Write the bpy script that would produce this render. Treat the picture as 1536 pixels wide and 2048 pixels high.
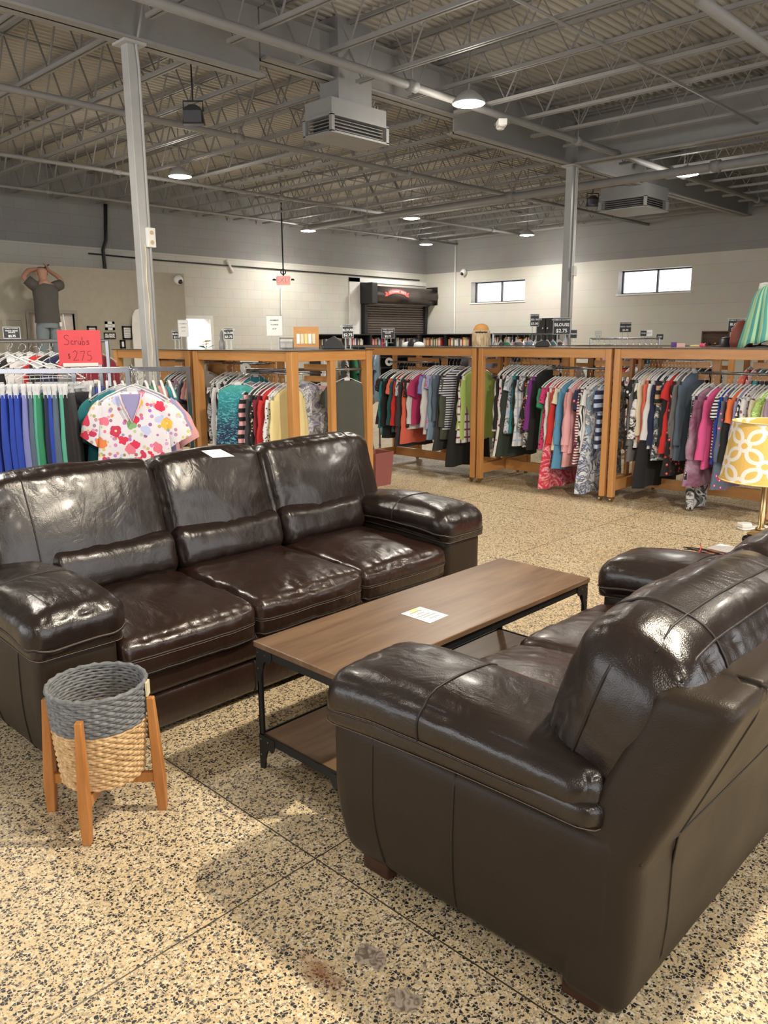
import bpy, bmesh, math, random
from mathutils import Vector, Matrix, noise
PI = math.pi
R = random.Random(7)
for o in list(bpy.data.objects): bpy.data.objects.remove(o)
S = bpy.context.scene
C = S.collection

# ------------------------------------------------------------------ camera
FPX, PIT, ROLL, YAW, EYE = 1589.384, 0.214218, -0.005589, 0.766556, 1.5
cy, sy, cp, sp = math.cos(YAW), math.sin(YAW), math.cos(PIT), math.sin(PIT)
FW = Vector((cy*cp, sy*cp, -sp)); RT = Vector((sy, -cy, 0)); UP = RT.cross(FW)
c_, s_ = math.cos(ROLL), math.sin(ROLL)
RT, UP = c_*RT + s_*UP, -s_*RT + c_*UP
cam = bpy.data.objects.new('camera', bpy.data.cameras.new('camera')); C.objects.link(cam)
M = Matrix.Identity(4)
for i in range(3):
    M[i][0], M[i][1], M[i][2] = RT[i], UP[i], -FW[i]
M[2][3] = EYE
cam.matrix_world = M
cam.data.sensor_fit = 'VERTICAL'; cam.data.sensor_height = 36
cam.data.lens = FPX/2048*36; cam.data.clip_start = .02; cam.data.clip_end = 200
S.camera = cam

def ray(x, y): return FW*FPX + RT*(x-768) - UP*(y-1024)
def atd(x, y, d): return ray(x, y)*(d/FPX) + Vector((0, 0, EYE))          # at a given distance into the room
def atz(x, y, z): r = ray(x, y); return r*((z-EYE)/r.z) + Vector((0, 0, EYE))
def atY(x, y, Y): r = ray(x, y); return r*(Y/r.y) + Vector((0, 0, EYE))
def atX(x, y, X): r = ray(x, y); return r*(X/r.x) + Vector((0, 0, EYE))

# ------------------------------------------------------------------ light and exposure
S.view_settings.view_transform = 'Standard'; S.view_settings.look = 'None'
S.view_settings.gamma = 1; S.view_settings.use_curve_mapping = False
S.view_settings.exposure = 0.45
W = bpy.data.worlds.new('world'); S.world = W; W.use_nodes = True
W.node_tree.nodes['Background'].inputs[0].default_value = (.93, .96, 1, 1)
W.node_tree.nodes['Background'].inputs[1].default_value = 2.2
def light(name, kind, loc, energy, color=(1, 1, 1), rot=(0, 0, 0), **k):
    d = bpy.data.lights.new(name, kind); d.energy = energy; d.color = color
    for a, b in k.items(): setattr(d, a, b)
    o = bpy.data.objects.new(name, d); o.location = loc; o.rotation_euler = rot; C.objects.link(o); return o
DAY = (1, .97, .93); WARM = (1, .92, .80)
LAMP_W = 158
# daylight through the storefront glazing behind and to the left of the camera
light('storefront_daylight', 'AREA', (2.6, -3.3, 1.9), 45, DAY, (math.radians(84), 0, 0), shape='RECTANGLE', size=9, size_y=2.6)
light('side_daylight', 'AREA', (-4.3, 6.0, 1.9), 60, DAY, (math.radians(84), 0, -PI/2), shape='RECTANGLE', size=9, size_y=2.6)
# low track spot over the furniture display, beside the storefront
light('display_spot', 'SPOT', (3.0, .15, 3.66), 500, (1, .88, .70), (math.radians(30), 0, math.radians(25)), spot_size=math.radians(135), spot_blend=.5, shadow_soft_size=.07)

light('display_spot', 'SPOT', (-1.7, -1.3, 3.7), 150, (1, .90, .76), (math.radians(46), 0, math.radians(-42)), spot_size=math.radians(95), spot_blend=.5, shadow_soft_size=.07)
light('display_spot', 'SPOT', (1.2, -1.6, 3.7), 110, (1, .90, .76), (math.radians(42), 0, math.radians(-8)), spot_size=math.radians(95), spot_blend=.5, shadow_soft_size=.07)

# ------------------------------------------------------------------ node helpers
class N:
    def __init__(s, name, rough=.5, metal=0, **kw):
        s.m = bpy.data.materials.new(name); s.m.use_nodes = True
        s.t = s.m.node_tree; s.b = s.t.nodes['Principled BSDF']
        s.set('Roughness', rough); s.set('Metallic', metal)
        for k, v in kw.items(): s.set(k.replace('_', ' '), v)
    def set(s, k, v):
        i = s.b.inputs[k]
        if hasattr(v, 'is_output') or isinstance(v, bpy.types.NodeSocket): s.t.links.new(v, i)
        elif isinstance(v, tuple) and len(v) == 3: i.default_value = (*v, 1)
        else: i.default_value = v
        return s
    def n(s, typ, out=0, **kw):
        nd = s.t.nodes.new('ShaderNode'+typ)
        for k, v in kw.items():
            if k.startswith('i_'):
                key = k[2:]; key = int(key) if key.isdigit() else key.replace('_', ' ')
                i = nd.inputs[key]
                if isinstance(v, bpy.types.NodeSocket): s.t.links.new(v, i)
                elif isinstance(v, tuple) and len(v) == 3 and i.type == 'RGBA': i.default_value = (*v, 1)
                else: i.default_value = v
            else: setattr(nd, k, v)
        return nd.outputs[out]
    def co(s, kind='Object', scale=(1, 1, 1), rot=(0, 0, 0)):
        c = s.t.nodes.new('ShaderNodeTexCoord').outputs[kind]
        mp = s.t.nodes.new('ShaderNodeMapping'); mp.inputs['Scale'].default_value = scale; mp.inputs['Rotation'].default_value = rot
        s.t.links.new(c, mp.inputs[0]); return mp.outputs[0]
    def noise(s, co, scale, detail=3, rough=.5, dist=0, out=0):
        return s.n('TexNoise', out, i_Vector=co, i_Scale=scale, i_Detail=float(detail), i_Roughness=rough, i_Distortion=dist)
    def ramp(s, fac, stops, interp='LINEAR'):
        nd = s.t.nodes.new('ShaderNodeValToRGB'); s.t.links.new(fac, nd.inputs[0]); cr = nd.color_ramp; cr.interpolation = interp
        while len(cr.elements) < len(stops): cr.elements.new(.5)
        for e, (p, c) in zip(cr.elements, stops):
            e.position = p; e.color = (*c, 1) if isinstance(c, tuple) else (c, c, c, 1)
        return nd.outputs[0]
    def mix(s, f, a, b, mode='MIX'):
        nd = s.t.nodes.new('ShaderNodeMix'); nd.data_type = 'RGBA'; nd.blend_type = mode
        for i, v in ((0, f), (6, a), (7, b)):
            if isinstance(v, bpy.types.NodeSocket): s.t.links.new(v, nd.inputs[i])
            elif isinstance(v, tuple): nd.inputs[i].default_value = (*v, 1)
            else: nd.inputs[i].default_value = v
        return nd.outputs[2]
    def math(s, op, a, b=0.0):
        nd = s.t.nodes.new('ShaderNodeMath'); nd.operation = op
        for i, v in ((0, a), (1, b)):
            if isinstance(v, bpy.types.NodeSocket): s.t.links.new(v, nd.inputs[i])
            else: nd.inputs[i].default_value = v
        return nd.outputs[0]
    def bump(s, h, strength=.3, dist=.01, normal=None):
        nd = s.t.nodes.new('ShaderNodeBump'); nd.inputs['Strength'].default_value = strength; nd.inputs['Distance'].default_value = dist
        s.t.links.new(h, nd.inputs['Height'])
        if normal is not None: s.t.links.new(normal, nd.inputs['Normal'])
        s.t.links.new(nd.outputs[0], s.b.inputs['Normal']); return nd.outputs[0]

def plain(name, col, rough=.5, metal=0, **kw):
    a = N(name, rough, metal, **kw); co = a.co()
    n = a.noise(co, 9, 3)
    a.set('Base Color', a.mix(n, tuple(c*.88 for c in col), tuple(min(1, c*1.1) for c in col)))
    return a.m
def flat(name, col, rough=.5, metal=0, **kw):
    a = N(name, rough, metal, **kw); a.set('Base Color', col); return a.m
def wood(name, c1, c2, scale=(1, 1, 1), rough=.38, grain=14, axis='X'):
    a = N(name, rough)
    st = {'X': (.12, 1, 1), 'Y': (1, .12, 1), 'Z': (1, 1, .12)}[axis]
    co = a.co(scale=st)
    n1 = a.noise(co, grain, 6, .6, 1.2); n2 = a.noise(co, grain*7, 3, .6)
    f = a.math('ADD', a.math('MULTIPLY', n1, .75), a.math('MULTIPLY', n2, .25))
    a.set('Base Color', a.ramp(f, [(.32, c1), (.5, tuple((x+y)/2 for x, y in zip(c1, c2))), (.68, c2)]))
    a.bump(n2, .08, .002); return a.m
def leather(name, c1, c2, rough, wr, wscale=5):
    a = N(name, rough); co = a.co()
    w1 = a.noise(a.co(scale=(1, 1, 1)), wscale, 3, .55, 1.6)
    w2 = a.noise(a.co(scale=(1.8, .6, 1)), wscale*2.6, 2, .5, 2.2)
    gr = a.n('TexVoronoi', 0, i_Vector=co, i_Scale=300.0)
    a.set('Base Color', a.mix(w1, c1, c2))
    a.set('Roughness', a.ramp(a.noise(co, 3.5, 2), [(.3, rough-.06), (.7, rough+.08)]))
    b1 = a.t.nodes.new('ShaderNodeBump'); b1.inputs['Strength'].default_value = wr; b1.inputs['Distance'].default_value = .03
    hh = a.math('ADD', w1, a.math('MULTIPLY', w2, .22)); a.t.links.new(hh, b1.inputs['Height'])
    a.bump(gr, .22, .0015, b1.outputs[0])
    a.set('Coat Weight', .22 if wr > .1 else .0); a.set('Coat Roughness', .16); a.set('Specular IOR Level', .5 if wr > .1 else .22)
    return a.m

MAT = {}
MAT['leather'] = leather('dark brown leather', (.010, .0062, .0052), (.019, .011, .009), .30, .26, 3.6)
MAT['leather_worn'] = leather('dark brown seat leather', (.013, .0065, .005), (.032, .014, .009), .30, .26, 3.6)
MAT['leather_flat'] = leather('brown matching side leather', (.024, .0165, .011), (.030, .021, .014), .44, .03)
MAT['seam'] = flat('dark seam', (.012, .007, .005), .5)
MAT['thread'] = flat('tan stitching', (.16, .11, .08), .6)
MAT['footwood'] = wood('dark foot wood', (.025, .008, .004), (.06, .02, .01), rough=.3)
MAT['tablewood'] = wood('grey brown table wood', (.085, .045, .024), (.24, .15, .088), rough=.33, grain=7)
MAT['iron'] = plain('dark iron', (.03, .032, .036), .45, .6)
MAT['rivet'] = plain('steel rivet', (.5, .5, .5), .3, 1)
MAT['oak'] = wood('honey oak', (.46, .205, .06), (.66, .34, .12), rough=.32, grain=6, axis='Z')
MAT['oak_y'] = wood('honey oak rail', (.46, .205, .06), (.66, .34, .12), rough=.32, grain=6, axis='Y')
MAT['oak_x'] = wood('honey oak end rail', (.46, .205, .06), (.66, .34, .12), rough=.32, grain=6, axis='X')
MAT['acacia'] = wood('orange brown acacia', (.30, .10, .022), (.55, .24, .07), rough=.35, grain=10, axis='Z')
MAT['chrome'] = flat('chrome', (.30, .30, .315), .24, 1)
MAT['brass'] = flat('aged brass', (.45, .33, .16), .3, 1)
MAT['hanger'] = flat('clear plastic hanger', (.90, .91, .92), .12, 0, Transmission_Weight=.3, IOR=1.3)
MAT['wire'] = flat('hanger hook wire', (.55, .55, .56), .25, 1)
MAT['glass_top'] = flat('glass', (.55, .6, .6), .03, 0, Alpha=.5)
MAT['black'] = plain('black laminate', (.012, .012, .014), .45)
MAT['white'] = plain('white', (.78, .77, .74), .5)
MAT['paper'] = plain('paper', (.85, .84, .82), .6)
MAT['ink'] = flat('ink', (.05, .05, .06), .7)
MAT['greyink'] = flat('faded ink', (.35, .34, .36), .7)
MAT['signblack'] = flat('sign black', (.022, .024, .028), .35)
MAT['signwhite'] = flat('sign white lettering', (.85, .85, .85), .5)
MAT['acrylic'] = flat('clear acrylic', (.8, .83, .85), .06, 0, Transmission_Weight=.6, IOR=1.3)
MAT['red'] = plain('red', (.62, .022, .02), .45)
MAT['redsign'] = plain('coral red card', (.72, .07, .085), .45)
MAT['steelgrey'] = plain('painted grey steel', (.30, .30, .30), .48)
MAT['roofgrey'] = plain('painted roof steel', (.25, .245, .24), .55)
MAT['deckgrey'] = plain('painted roof deck', (.43, .405, .365), .7)
MAT['ductgrey'] = plain('painted duct', (.27, .27, .27), .5)
MAT['colgrey'] = plain('light grey painted column', (.42, .42, .415), .4)
MAT['skin'] = plain('skin', (.44, .235, .16), .55)
MAT['denim'] = plain('faded denim', (.20, .24, .26), .8)
MAT['greyshirt'] = plain('grey shirt cloth', (.085, .078, .072), .85)
MAT['rubber'] = plain('rubber', (.03, .03, .03), .6)

def emis(name, col, st):
    a = N(name, .5); a.set('Base Color', (.8, .8, .8)); a.set('Emission Color', col); a.set('Emission Strength', st); return a.m
MAT['lens'] = emis('lit lamp lens', (1, .93, .78), 28)

# ------------------------------------------------------------------ mesh helpers
class MB:
    def __init__(s): s.v = []; s.f = []
    def add(s, vs, fs):
        k = len(s.v); s.v += [tuple(v) for v in vs]; s.f += [tuple(i+k for i in f) for f in fs]; return s
    def box(s, a, b, rot=None, piv=None):
        x0, y0, z0 = a; x1, y1, z1 = b
        vs = [Vector(p) for p in ((x0, y0, z0), (x1, y0, z0), (x1, y1, z0), (x0, y1, z0), (x0, y0, z1), (x1, y0, z1), (x1, y1, z1), (x0, y1, z1))]
        if rot is not None:
            pv = Vector(piv) if piv else (Vector(a)+Vector(b))/2
            vs = [rot @ (v-pv)+pv for v in vs]
        return s.add(vs, [(0, 3, 2, 1), (4, 5, 6, 7), (0, 1, 5, 4), (1, 2, 6, 5), (2, 3, 7, 6), (3, 0, 4, 7)])
    def bar(s, p, q, w, h=None):            # square bar between two points
        p, q = Vector(p), Vector(q); h = h or w; d = (q-p).normalized()
        u = d.cross(Vector((0, 0, 1)));
        if u.length < 1e-3: u = Vector((1, 0, 0))
        u.normalize(); t = u.cross(d)
        vs = []
        for c in (p, q):
            for a, b in ((-1, -1), (1, -1), (1, 1), (-1, 1)): vs.append(c+u*(a*w/2)+t*(b*h/2))
        return s.add(vs, [(0, 1, 2, 3), (7, 6, 5, 4), (0, 4, 5, 1), (1, 5, 6, 2), (2, 6, 7, 3), (3, 7, 4, 0)])
    def tube(s, pts, r, n=8, closed=False, flat=1.0):
        pts = [Vector(p) for p in pts]; m = len(pts); vs = []
        rr = r if isinstance(r, (list, tuple)) else [r]*m
        prev = None
        for i, p in enumerate(pts):
            if closed: d = pts[(i+1) % m]-pts[i-1]
            else: d = pts[min(i+1, m-1)]-pts[max(i-1, 0)]
            d.normalize()
            if prev is None:
                u = d.cross(Vector((0, 0, 1)))
                if u.length < 1e-2: u = d.cross(Vector((0, 1, 0)))
            else: u = prev-d*prev.dot(d)
            u.normalize(); prev = u; t = d.cross(u)
            for k in range(n):
                a = 2*PI*k/n; vs.append(p+(u*math.cos(a)+t*(math.sin(a)*flat))*rr[i])
        fs = []
        for i in range(m if closed else m-1):
            j = (i+1) % m
            for k in range(n): l = (k+1) % n; fs.append((i*n+k, i*n+l, j*n+l, j*n+k))
        if not closed: fs.append(tuple(range(n))[::-1]); fs.append(tuple((m-1)*n+k for k in range(n)))
        return s.add(vs, fs)
    def lathe(s, prof, c=(0, 0, 0), n=24, cap=True):
        vs = []; fs = []; m = len(prof)
        for r, z in prof:
            for k in range(n): a = 2*PI*k/n; vs.append((c[0]+r*math.cos(a), c[1]+r*math.sin(a), c[2]+z))
        for i in range(m-1):
            for k in range(n): l = (k+1) % n; fs.append((i*n+k, i*n+l, (i+1)*n+l, (i+1)*n+k))
        if cap: fs.append(tuple(range(n))[::-1]); fs.append(tuple((m-1)*n+k for k in range(n)))
        return s.add(vs, fs)
    def prism(s, poly, org, u, v, w):        # 2D outline in the u/v directions given thickness w (vector)
        org, u, v, w = map(Vector, (org, u, v, w)); m = len(poly)
        a = [org+u*x+v*y for x, y in poly]; b = [p+w for p in a]
        return s.add(a+b, [tuple(range(m))[::-1], tuple(range(m, 2*m))]+[(i, (i+1) % m, (i+1) % m+m, i+m) for i in range(m)])
    def build(s, name, mat, parent=None, smooth=False, bevel=0, seg=2, sub=0):
        me = bpy.data.meshes.new(name); me.from_pydata(s.v, [], s.f)
        bm = bmesh.new(); bm.from_mesh(me); bmesh.ops.recalc_face_normals(bm, faces=bm.faces); bm.to_mesh(me); bm.free()
        return link(name, me, mat, parent, smooth, bevel, seg, sub)
def link(name, me, mat, parent=None, smooth=False, bevel=0, seg=2, sub=0):
    o = bpy.data.objects.new(name, me); C.objects.link(o)
    if mat is not None and not me.materials: me.materials.append(MAT[mat] if isinstance(mat, str) else mat)
    if smooth or bevel:
        for p in me.polygons: p.use_smooth = True
    if bevel:
        b = o.modifiers.new('bevel', 'BEVEL'); b.width = bevel; b.segments = seg; b.limit_method = 'ANGLE'; b.harden_normals = True
    if sub: m = o.modifiers.new('sub', 'SUBSURF'); m.levels = m.render_levels = sub
    if parent is not None: o.parent = parent
    return o
def tag(o, label, cat, group=None, kind=None):
    o['label'] = label; o['category'] = cat
    if group: o['group'] = group
    if kind: o['kind'] = kind
    return o
def thing(name, label, cat, loc=(0, 0, 0), rz=0, group=None):
    o = bpy.data.objects.new(name, None); o.empty_display_size = .1; C.objects.link(o)
    o.location = loc; o.rotation_euler = (0, 0, rz); return tag(o, label, cat, group)
def struct(o): o['kind'] = 'structure'; return o
def copy_tree(o, parent=None):
    c = o.copy(); C.objects.link(c); c.parent = parent
    for ch in list(o.children): copy_tree(ch, c)
    return c
def text(body, size, mat, parent, loc, rot, name='lettering', align='CENTER', extrude=.0006, bold=0, sx=1, shear=0):
    cu = bpy.data.curves.new(name, 'FONT'); cu.body = body; cu.size = size; cu.align_x = align; cu.align_y = 'CENTER'
    cu.extrude = extrude; cu.offset = bold; cu.shear = shear; cu.resolution_u = 2; cu.space_line = .95
    t = bpy.data.objects.new('tmp', cu); C.objects.link(t); bpy.context.view_layer.update()
    me = bpy.data.meshes.new_from_object(t.evaluated_get(bpy.context.evaluated_depsgraph_get()))
    bpy.data.objects.remove(t)
    me.materials.clear(); o = link(name, me, mat, parent); o.location = loc; o.rotation_euler = rot; o.scale = (sx, 1, 1); return o

# ------------------------------------------------------------------ the room
XR, YB, XL, YF, ZC = 17.3, 15.0, -4.6, -3.6, 4.62
fl = N('polished terrazzo', .3)
co = fl.co('Object')
wob = fl.n('VectorMath', 0, operation='ADD', i_0=co, i_1=fl.n('VectorMath', 0, operation='SCALE', i_0=fl.noise(co, 90, 2, out=1), i_Scale=.006))
def chips(scale, thr, feat):
    c = fl.n('TexVoronoi', 1, i_Vector=wob, i_Scale=scale); d = fl.n('TexVoronoi', 0, i_Vector=wob, i_Scale=scale, feature='DISTANCE_TO_EDGE')
    sep = fl.t.nodes.new('ShaderNodeSeparateColor'); fl.t.links.new(c, sep.inputs[0])
    m = fl.math('MULTIPLY', fl.math('GREATER_THAN', d, feat), fl.math('GREATER_THAN', sep.outputs[0], thr))
    return m, sep.outputs[1]
base = fl.ramp(fl.noise(co, 1.1, 4, .6), [(.3, (.66, .48, .25)), (.55, (.72, .57, .34)), (.75, (.62, .50, .31))])
base = fl.mix(fl.ramp(fl.noise(co, 240, 2), [(.35, 0), (.7, .55)]), base, (.40, .31, .19))
m1, v1 = chips(150, .45, .07)
col = fl.mix(m1, base, fl.ramp(v1, [(0, (.46, .36, .22)), (.25, (.74, .66, .50)), (.5, (.36, .31, .24)), (.75, (.68, .55, .36))], 'CONSTANT'))
m2, v2 = chips(112, .66, .10)
col = fl.mix(m2, col, fl.ramp(v2, [(0, (.018, .018, .02)), (.65, (.06, .06, .06)), (.82, (.13, .11, .09))], 'CONSTANT'))
m3, v3 = chips(230, .80, .10)
col = fl.mix(m3, col, fl.ramp(v3, [(0, (.03, .03, .03)), (.6, (.12, .10, .08))], 'CONSTANT'))
# rust stain and two grey repair patches with shapes of their own
def blob(p, r, soft, stretch=(1, 1), ang=0):
    d = fl.n('VectorMath', 0, operation='SUBTRACT', i_0=co, i_1=(p[0], p[1], 0))
    mp = fl.t.nodes.new('ShaderNodeMapping'); mp.inputs['Rotation'].default_value = (0, 0, ang); mp.inputs['Scale'].default_value = (1/stretch[0], 1/stretch[1], 1)
    fl.t.links.new(d, mp.inputs[0])
    l = fl.n('VectorMath', 1, operation='LENGTH', i_0=mp.outputs[0])
    l = fl.math('ADD', l, fl.math('MULTIPLY', fl.math('SUBTRACT', fl.noise(co, 25, 4), .5), r*1.5))
    return fl.ramp(l, [(max(0, r-soft), 1), (r, 0)])
pA, pB, pC = atz(742, 1912, 0), atz(808, 2003, 0), atz(640, 1945, 0)
col = fl.mix(blob(pA, .036, .006, (1, 1.4)), col, fl.mix(fl.ramp(fl.noise(co, 34, 1, .4, 2.5), [(.38, 0), (.62, 1)]), (.15, .115, .085), (.42, .34, .26)))
col = fl.mix(blob(pB, .034, .006, (1, 1.3)), col, fl.mix(fl.ramp(fl.noise(co, 34, 1, .4, 2.5), [(.38, 0), (.62, 1)]), (.15, .115, .085), (.42, .34, .26)))
col = fl.mix(fl.math('MULTIPLY', blob(pC, .075, .07, (.6, 1.3), .3), .8), col, (.20, .06, .015))
fl.set('Base Color', col)
fl.set('Roughness', fl.ramp(fl.noise(co, 2.2, 4), [(.3, .42), (.7, .60)]))
MAT['floor'] = fl.m
m = MB(); m.box((XL, YF, -.1), (XR, YB, 0)); struct(m.build('floor', 'floor'))
# zinc divider strips of the terrazzo
m = MB()
sx, sY = atz(631, 1717, 0)[:2]
for i in range(-4, 13): m.box((sx+i*1.52-.0022, YF, -.001), (sx+i*1.52+.0022, YB, .0006))
for i in range(-3, 9): m.box((XL, sY+i*1.52-.002, -.001), (XR, sY+i*1.52+.002, .0006))
MAT['strip'] = plain('zinc strip', (.10, .085, .065), .35, .5)
struct(m.build('trim_1', 'strip'))

blk = N('painted block wall', .6); co = blk.co('Object')
def wallmat(name, rot):
    a = N(name, .6); geo = a.t.nodes.new('ShaderNodeNewGeometry').outputs['Position']
    mp = a.t.nodes.new('ShaderNodeMapping'); mp.inputs['Rotation'].default_value = rot; a.t.links.new(geo, mp.inputs[0])
    br = a.t.nodes.new('ShaderNodeTexBrick'); a.t.links.new(mp.outputs[0], br.inputs[0])
    for k, v in (('Scale', 1), ('Mortar Size', .006), ('Brick Width', .4), ('Row Height', .2), ('Mortar Smooth', .5)): br.inputs[k].default_value = v
    br.inputs['Color1'].default_value = (1, 1, 1, 1); br.inputs['Color2'].default_value = (.94, .94, .94, 1); br.inputs['Mortar'].default_value = (.82, .82, .82, 1)
    z = a.n('SeparateXYZ', 2, i_0=geo)
    hi = a.math('GREATER_THAN', z, 3.24)
    c = a.mix(hi, (.575, .555, .50), (.27, .266, .262))
    c = a.mix(1.0, c, br.outputs[0], 'MULTIPLY'); c = a.mix(.12, c, a.noise(geo, 3, 4, out=1), 'OVERLAY')
    a.set('Base Color', c); a.bump(br.outputs[1], -.25, .004); return a.m
MAT['wall_b'] = wallmat('painted block wall back', (PI/2, 0, 0))
MAT['wall_r'] = wallmat('painted block wall right', (PI/2, 0, PI/2))
# right wall with two window openings; back wall with roll-up door and doorway
def wall_x(name, X, y0, y1, holes, th, mat):
    m = MB(); ys = sorted({y0, y1, *[h[0] for h in holes], *[h[1] for h in holes]})
    for a, b in zip(ys, ys[1:]):
        hs = [h for h in holes if h[0] <= a and h[1] >= b]
        z = 0
        for h in hs: m.box((X, a, z), (X+th, b, h[2])); z = h[3]
        m.box((X, a, z), (X+th, b, ZC))
    return struct(m.build(name, mat))
def wall_y(name, Y, x0, x1, holes, th, mat):
    m = MB(); xs = sorted({x0, x1, *[h[0] for h in holes], *[h[1] for h in holes]})
    for a, b in zip(xs, xs[1:]):
        z = 0
        for h in [h for h in holes if h[0] <= a and h[1] >= b]: m.box((a, Y, z), (b, Y+th, h[2])); z = h[3]
        m.box((a, Y, z), (b, Y+th, ZC))
    return struct(m.build(name, mat))
WIN = [(11.73, 13.42, 2.42, 2.95), (7.50, 9.20, 2.47, 2.99)]
wall_x('wall_right', XR, YF, YB+.25, WIN, .3, 'wall_r')
dx0, dx1 = atY(372, 640, YB).x, atY(420, 640, YB).x; dz = atY(400, 637, YB).z
rx0, rx1 = atY(722, 600, YB).x, atY(843, 600, YB).x
wall_y('wall_back', YB, XL, XR, [(dx0, dx1, 0, dz)], .25, 'wall_b')
MAT['cream'] = plain('cream wall paint', (.5, .48, .43), .6)
# storefront (behind the camera) and left side walls: glazed openings that let the daylight in
wall_y('wall_front', YF-.2, XL, XR, [(-2.2, 7.4, .5, 3.3)], .2, 'cream')
wall_x('wall_left', XL-.2, YF, YB, [(1.3, 10.7, .5, 3.3)], .2, 'cream')
m = MB(); m.box((dx0-1.2, YB+2.6, -.05), (dx1+1.5, YB+2.7, 3)); m.box((dx0-1.3, YB+.25, -.05), (dx0-1.2, YB+2.7, 3)); m.box((dx1+1.5, YB+.25, -.05), (dx1+1.6, YB+2.7, 3))
m.box((dx0-1.3, YB+.25, 2.6), (dx1+1.6, YB+2.7, 2.7)); struct(m.build('wall_hall', 'white'))
light('hall_light', 'AREA', ((dx0+dx1)/2, YB+1.4, 2.5), 120, (1, 1, 1), (0, 0, 0), shape='SQUARE', size=1.0)

# corrugated roof deck, ribs across the joists
m = MB(); y = YF; vs = []; k = 0
prof = []
while y < YB:
    prof += [(y, ZC), (y+.035, ZC), (y+.05, ZC+.025), (y+.085, ZC+.025)]; y += .1
prof.append((YB, ZC))
for yy, zz in prof: vs += [(XL, yy, zz), (XR, yy, zz)]
m.add(vs, [(2*i, 2*i+1, 2*i+3, 2*i+2) for i in range(len(prof)-1)]); struct(m.build('ceiling', 'deckgrey'))
m = MB(); m.box((XL-.5, YF-.5, ZC+.05), (XR+.5, YB+.5, ZC+.15)); struct(m.build('ceiling_slab', 'deckgrey'))

# windows
def pane_mat():
    a = bpy.data.materials.new('window glass'); a.use_nodes = True; t = a.node_tree; t.nodes.clear()
    o = t.nodes.new('ShaderNodeOutputMaterial'); mx = t.nodes.new('ShaderNodeMixShader'); tr = t.nodes.new('ShaderNodeBsdfTransparent'); g = t.nodes.new('ShaderNodeBsdfGlossy')
    g.inputs['Roughness'].default_value = .02; mx.inputs[0].default_value = .08
    t.links.new(tr.outputs[0], mx.inputs[1]); t.links.new(g.outputs[0], mx.inputs[2]); t.links.new(mx.outputs[0], o.inputs[0]); return a
MAT['pane'] = pane_mat()
MAT['alu'] = plain('dark aluminium', (.10, .10, .11), .4, .5)
for i, (y0, y1, z0, z1) in enumerate(WIN):
    m = MB(); X = XR+.2
    for a, b in (((X, y0, z0), (X+.05, y1, z0+.03)), ((X, y0, z1-.03), (X+.05, y1, z1)), ((X, y0, z0), (X+.05, y0+.03, z1)), ((X, y1-.03, z0), (X+.05, y1, z1)), ((X, (y0+y1)/2-.02, z0), (X+.05, (y0+y1)/2+.02, z1))): m.box(a, b)
    w = struct(m.build('window_%d' % (i+1), 'alu'))
    g = MB(); g.box((X+.02, y0+.03, z0+.03), (X+.026, y1-.03, z1-.03)); g.build('pane', 'pane', w)
    s = MB(); s.box((XR-.02, y0-.03, z0-.03), (XR+.2, y1+.03, z0)); s.build('window_sill', 'white', w)
for n, (a, b) in enumerate((((-2.2, YF-.1), (7.4, YF-.1)), ((XL-.1, 1.3), (XL-.1, 10.7)))):
    m = MB(); a = Vector((*a, .5)); b = Vector((*b, .5))
    for k in range(7):
        p = a.lerp(b, k/6); m.bar(p, p+Vector((0, 0, 2.8)), .06)
    for z in (.03, 2.0, 2.77): m.bar(a+Vector((0, 0, z)), b+Vector((0, 0, z)), .06)
    w = struct(m.build('window_%d' % (n+3), 'alu'))

# girders, joists, pipes
def ibeam(m, p, q, w, h, t=.02):
    p, q = Vector(p), Vector(q); d = (q-p).normalized(); u = d.cross(Vector((0, 0, 1)))
    for z, ww, hh in ((t/2, w, t), (h-t/2, w, t), (h/2, t, h)):
        m.bar(p+Vector((0, 0, z)), q+Vector((0, 0, z)), ww, hh)
GY, GZ = 6.45, 3.88
m = MB(); ibeam(m, (XL, GY, GZ), (5.05, GY, GZ), .2, .62); tag(m.build('roof_girder', 'roofgrey'), 'deep grey steel girder running over the near left column', 'girder', 'grey roof girders')
m = MB(); ibeam(m, (5.07, GY, GZ+.16), (7.9, GY, GZ+.16), .2, .46); tag(m.build('roof_girder', 'roofgrey'), 'shallower grey steel girder above the near hanging air diffuser', 'girder', 'grey roof girders')
m = MB(); ibeam(m, (7.92, GY, GZ), (17.3, GY, GZ), .2, .62); tag(m.build('roof_girder', 'roofgrey'), 'deep grey steel girder running over the far right column to the wall', 'girder', 'grey roof girders')
m = MB(); ibeam(m, (10.55, YF, GZ+.0), (10.55, GY-.12, GZ+.0), .2, .62); tag(m.build('roof_girder', 'roofgrey'), 'grey steel girder meeting the far right column from the right', 'girder', 'grey roof girders')
def joist(y0, y1):
    root = thing('roof_joist', '', 'joist', (0, 0, 0))
    zb, zt = 4.0, ZC-.03
    m = MB()
    for s in (-1, 1): m.box((s*.022-.010, y0, zt-.032), (s*.022+.010, y1, zt))
    m.build('top_chord', 'roofgrey', root)
    m = MB()
    for s in (-1, 1): m.box((s*.022-.010, y0+.25, zb), (s*.022+.010, y1-.25, zb+.032))
    m.build('bottom_chord', 'roofgrey', root)
    m = MB(); n = int((y1-y0)/.31); pts = []
    for i in range(n+1):
        yy = y0+(y1-y0)*i/n; pts.append((0, yy, (zt-.03) if i % 2 == 0 else zb+.02))
    m.tube(pts, .012, 5); m.build('web', 'roofgrey', root)
    return root
j1, j2 = joist(YF, GY), joist(GY, YB)
jl = []
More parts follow.
